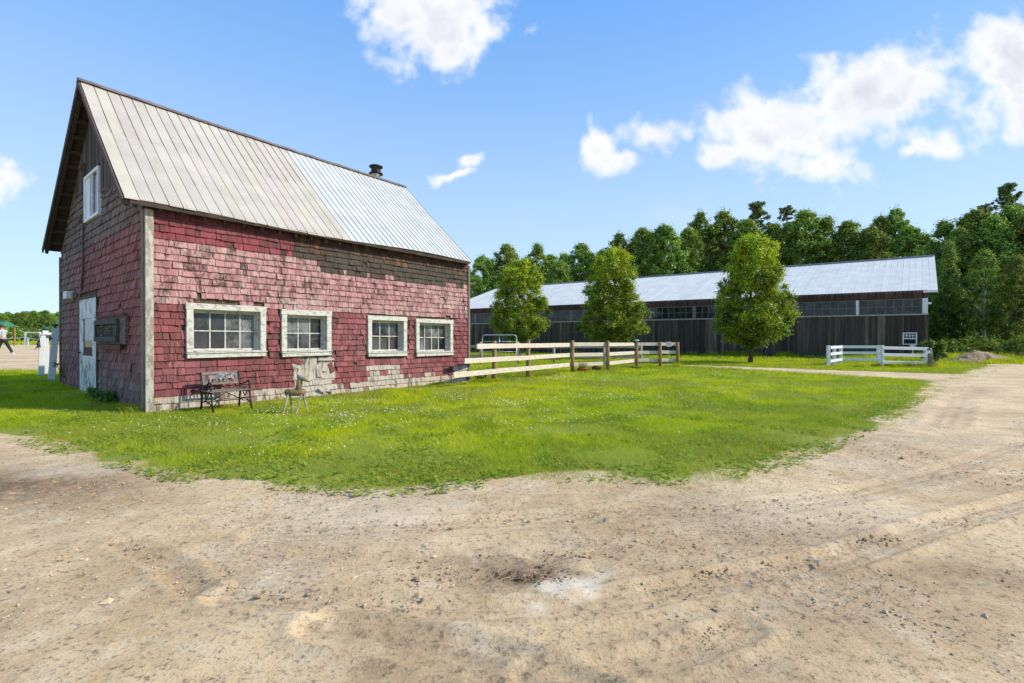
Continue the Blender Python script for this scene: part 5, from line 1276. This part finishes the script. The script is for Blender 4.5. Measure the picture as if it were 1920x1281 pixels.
# person walking out of the frame on the left
PX, PY = (6-CX)/F*28.2, 28.2
pz = gz(PX, PY)
ps = thing('person', 'person in grey t-shirt and black trousers walking off at the left edge', 'person', (PX, PY, pz))
def skin_body(name, verts, edges, radii, mat, parent, sub=2):
    me = bpy.data.meshes.new(name); me.from_pydata(verts, edges, []); me.update(); o = bpy.data.objects.new(name, me); C.objects.link(o); o.parent = parent
    sk = o.modifiers.new('s', 'SKIN'); sk.use_smooth_shade = True
    if not me.skin_vertices: me.skin_vertices.new()
    for i, r in enumerate(radii): me.skin_vertices[0].data[i].radius = (r, r) if isinstance(r, float) else r
    me.skin_vertices[0].data[0].use_root = True
    ss = o.modifiers.new('u', 'SUBSURF'); ss.levels = sub; ss.render_levels = sub; me.materials.append(mat); return o
skin_m = simple('skin', (.42, .24, .16), .6, 0, .08); shirt = simple('grey_tshirt', (.40, .42, .44), .85, 0, .12, 20); trs = simple('black_trousers', (.012, .012, .018), .85, 0, .2); shoe = simple('white_trainers', (.7, .7, .68), .6, 0, .05); hair = simple('brown_hair', (.05, .03, .02), .7, 0, .3, 60)
bd = [(0,0,.92),(-.02,0,1.12),(-.03,0,1.32),(-.04,0,1.45),(-.06,0,1.52),(-.09,0,1.62),(-.08,0,1.70),       # spine, neck, head 0-6
      (0,-.10,.88),(-.14,-.10,.50),(-.30,-.10,.12),(-.36,-.10,.07),                                       # front leg 7-10
      (.02,.10,.88),(.20,.10,.52),(.45,.10,.15),(.44,.10,.07),                                        # rear leg 11-14
      (-.03,-.19,1.40),(.08,-.24,1.16),(.03,-.25,.93),(.01,-.25,.86),(-.03,.19,1.40),(-.16,.24,1.18),(-.28,.23,1.02),(-.33,.22,.98)]
be = [(0,1),(1,2),(2,3),(3,4),(4,5),(5,6),(0,7),(7,8),(8,9),(9,10),(0,11),(11,12),(12,13),(13,14),(3,15),(15,16),(16,17),(17,18),(3,19),(19,20),(20,21),(21,22)]
brd = [.13,.12,.13,.11,.052,.09,.085,.085,.06,.042,.035,.085,.06,.042,.035,.05,.04,.03,.03,.05,.04,.03,.03]
skin_body('body', bd, be, brd, skin_m, ps)
skin_body('t_shirt', [(0,0,.95),(-.02,0,1.12),(-.03,0,1.32),(-.04,0,1.45),(-.03,-.20,1.40),(.05,-.235,1.22),(-.03,.20,1.40),(-.12,.235,1.22)], [(0,1),(1,2),(2,3),(3,4),(4,5),(3,6),(6,7)], [.155,.145,.155,.125,.075,.07,.075,.07], shirt, ps)
skin_body('trousers', [(0,0,.95),(0,-.10,.86),(-.14,-.10,.50),(-.30,-.10,.13),(.02,.10,.86),(.20,.10,.52),(.44,.10,.16)], [(0,1),(1,2),(2,3),(0,4),(4,5),(5,6)], [.148,.105,.08,.062,.105,.08,.062], trs, ps)
for (x, y, z, a) in ((-.36, -.10, .05, 0), (.47, .10, .08, .5)):
    mb = MB(); q = Matrix.Rotation(a, 3, 'Y'); c = Vector((x, y, z)); pts = [(.09, 0, .01), (.05, 0, .02), (-.03, 0, .012), (-.12, 0, -.005), (-.17, 0, -.012)]
    mb.tube([c+q @ Vector(p) for p in pts], [.035, .05, .048, .042, .025], 10); mb.build('shoe', shoe, ps, True)
mb = MB(); mb.lathe((-.07, 0, 1.60), [(.04, .0), (.085, .03), (.108, .08), (.108, .13), (.085, .18), (.03, .205)], 14); mb.build('hair', hair, ps, True)
mb = MB()
for sy in (-1, 1): mb.lathe((-.178, sy*.035, 1.655), [(.006, -.008), (.012, 0), (.006, .008)], 8)
mb.tube([(-.17, 0, 1.65), (-.20, 0, 1.625), (-.175, 0, 1.61)], [.012, .016, .012], 6); mb.build('face', skin_m, ps)
for (hx, hy, hz_, s_) in ((.01, -.25, .86, 1), (-.33, .22, .98, 1)):
    mb = MB(); mb.tube([(hx, hy, hz_+.01), (hx-.005, hy, hz_-.04), (hx-.01, hy, hz_-.085)], [.028, .038, .034], 8)
    for k in range(4): mb.tube([(hx-.03+k*.018, hy, hz_-.08), (hx-.035+k*.018, hy+.008, hz_-.12), (hx-.035+k*.018, hy+.02, hz_-.145+.006*abs(k-1))], [.010, .009, .007], 6)
    mb.tube([(hx-.03, hy, hz_-.02), (hx-.055, hy, hz_-.055), (hx-.055, hy, hz_-.085)], [.012, .010, .008], 6); mb.build('hand', skin_m, ps, True)
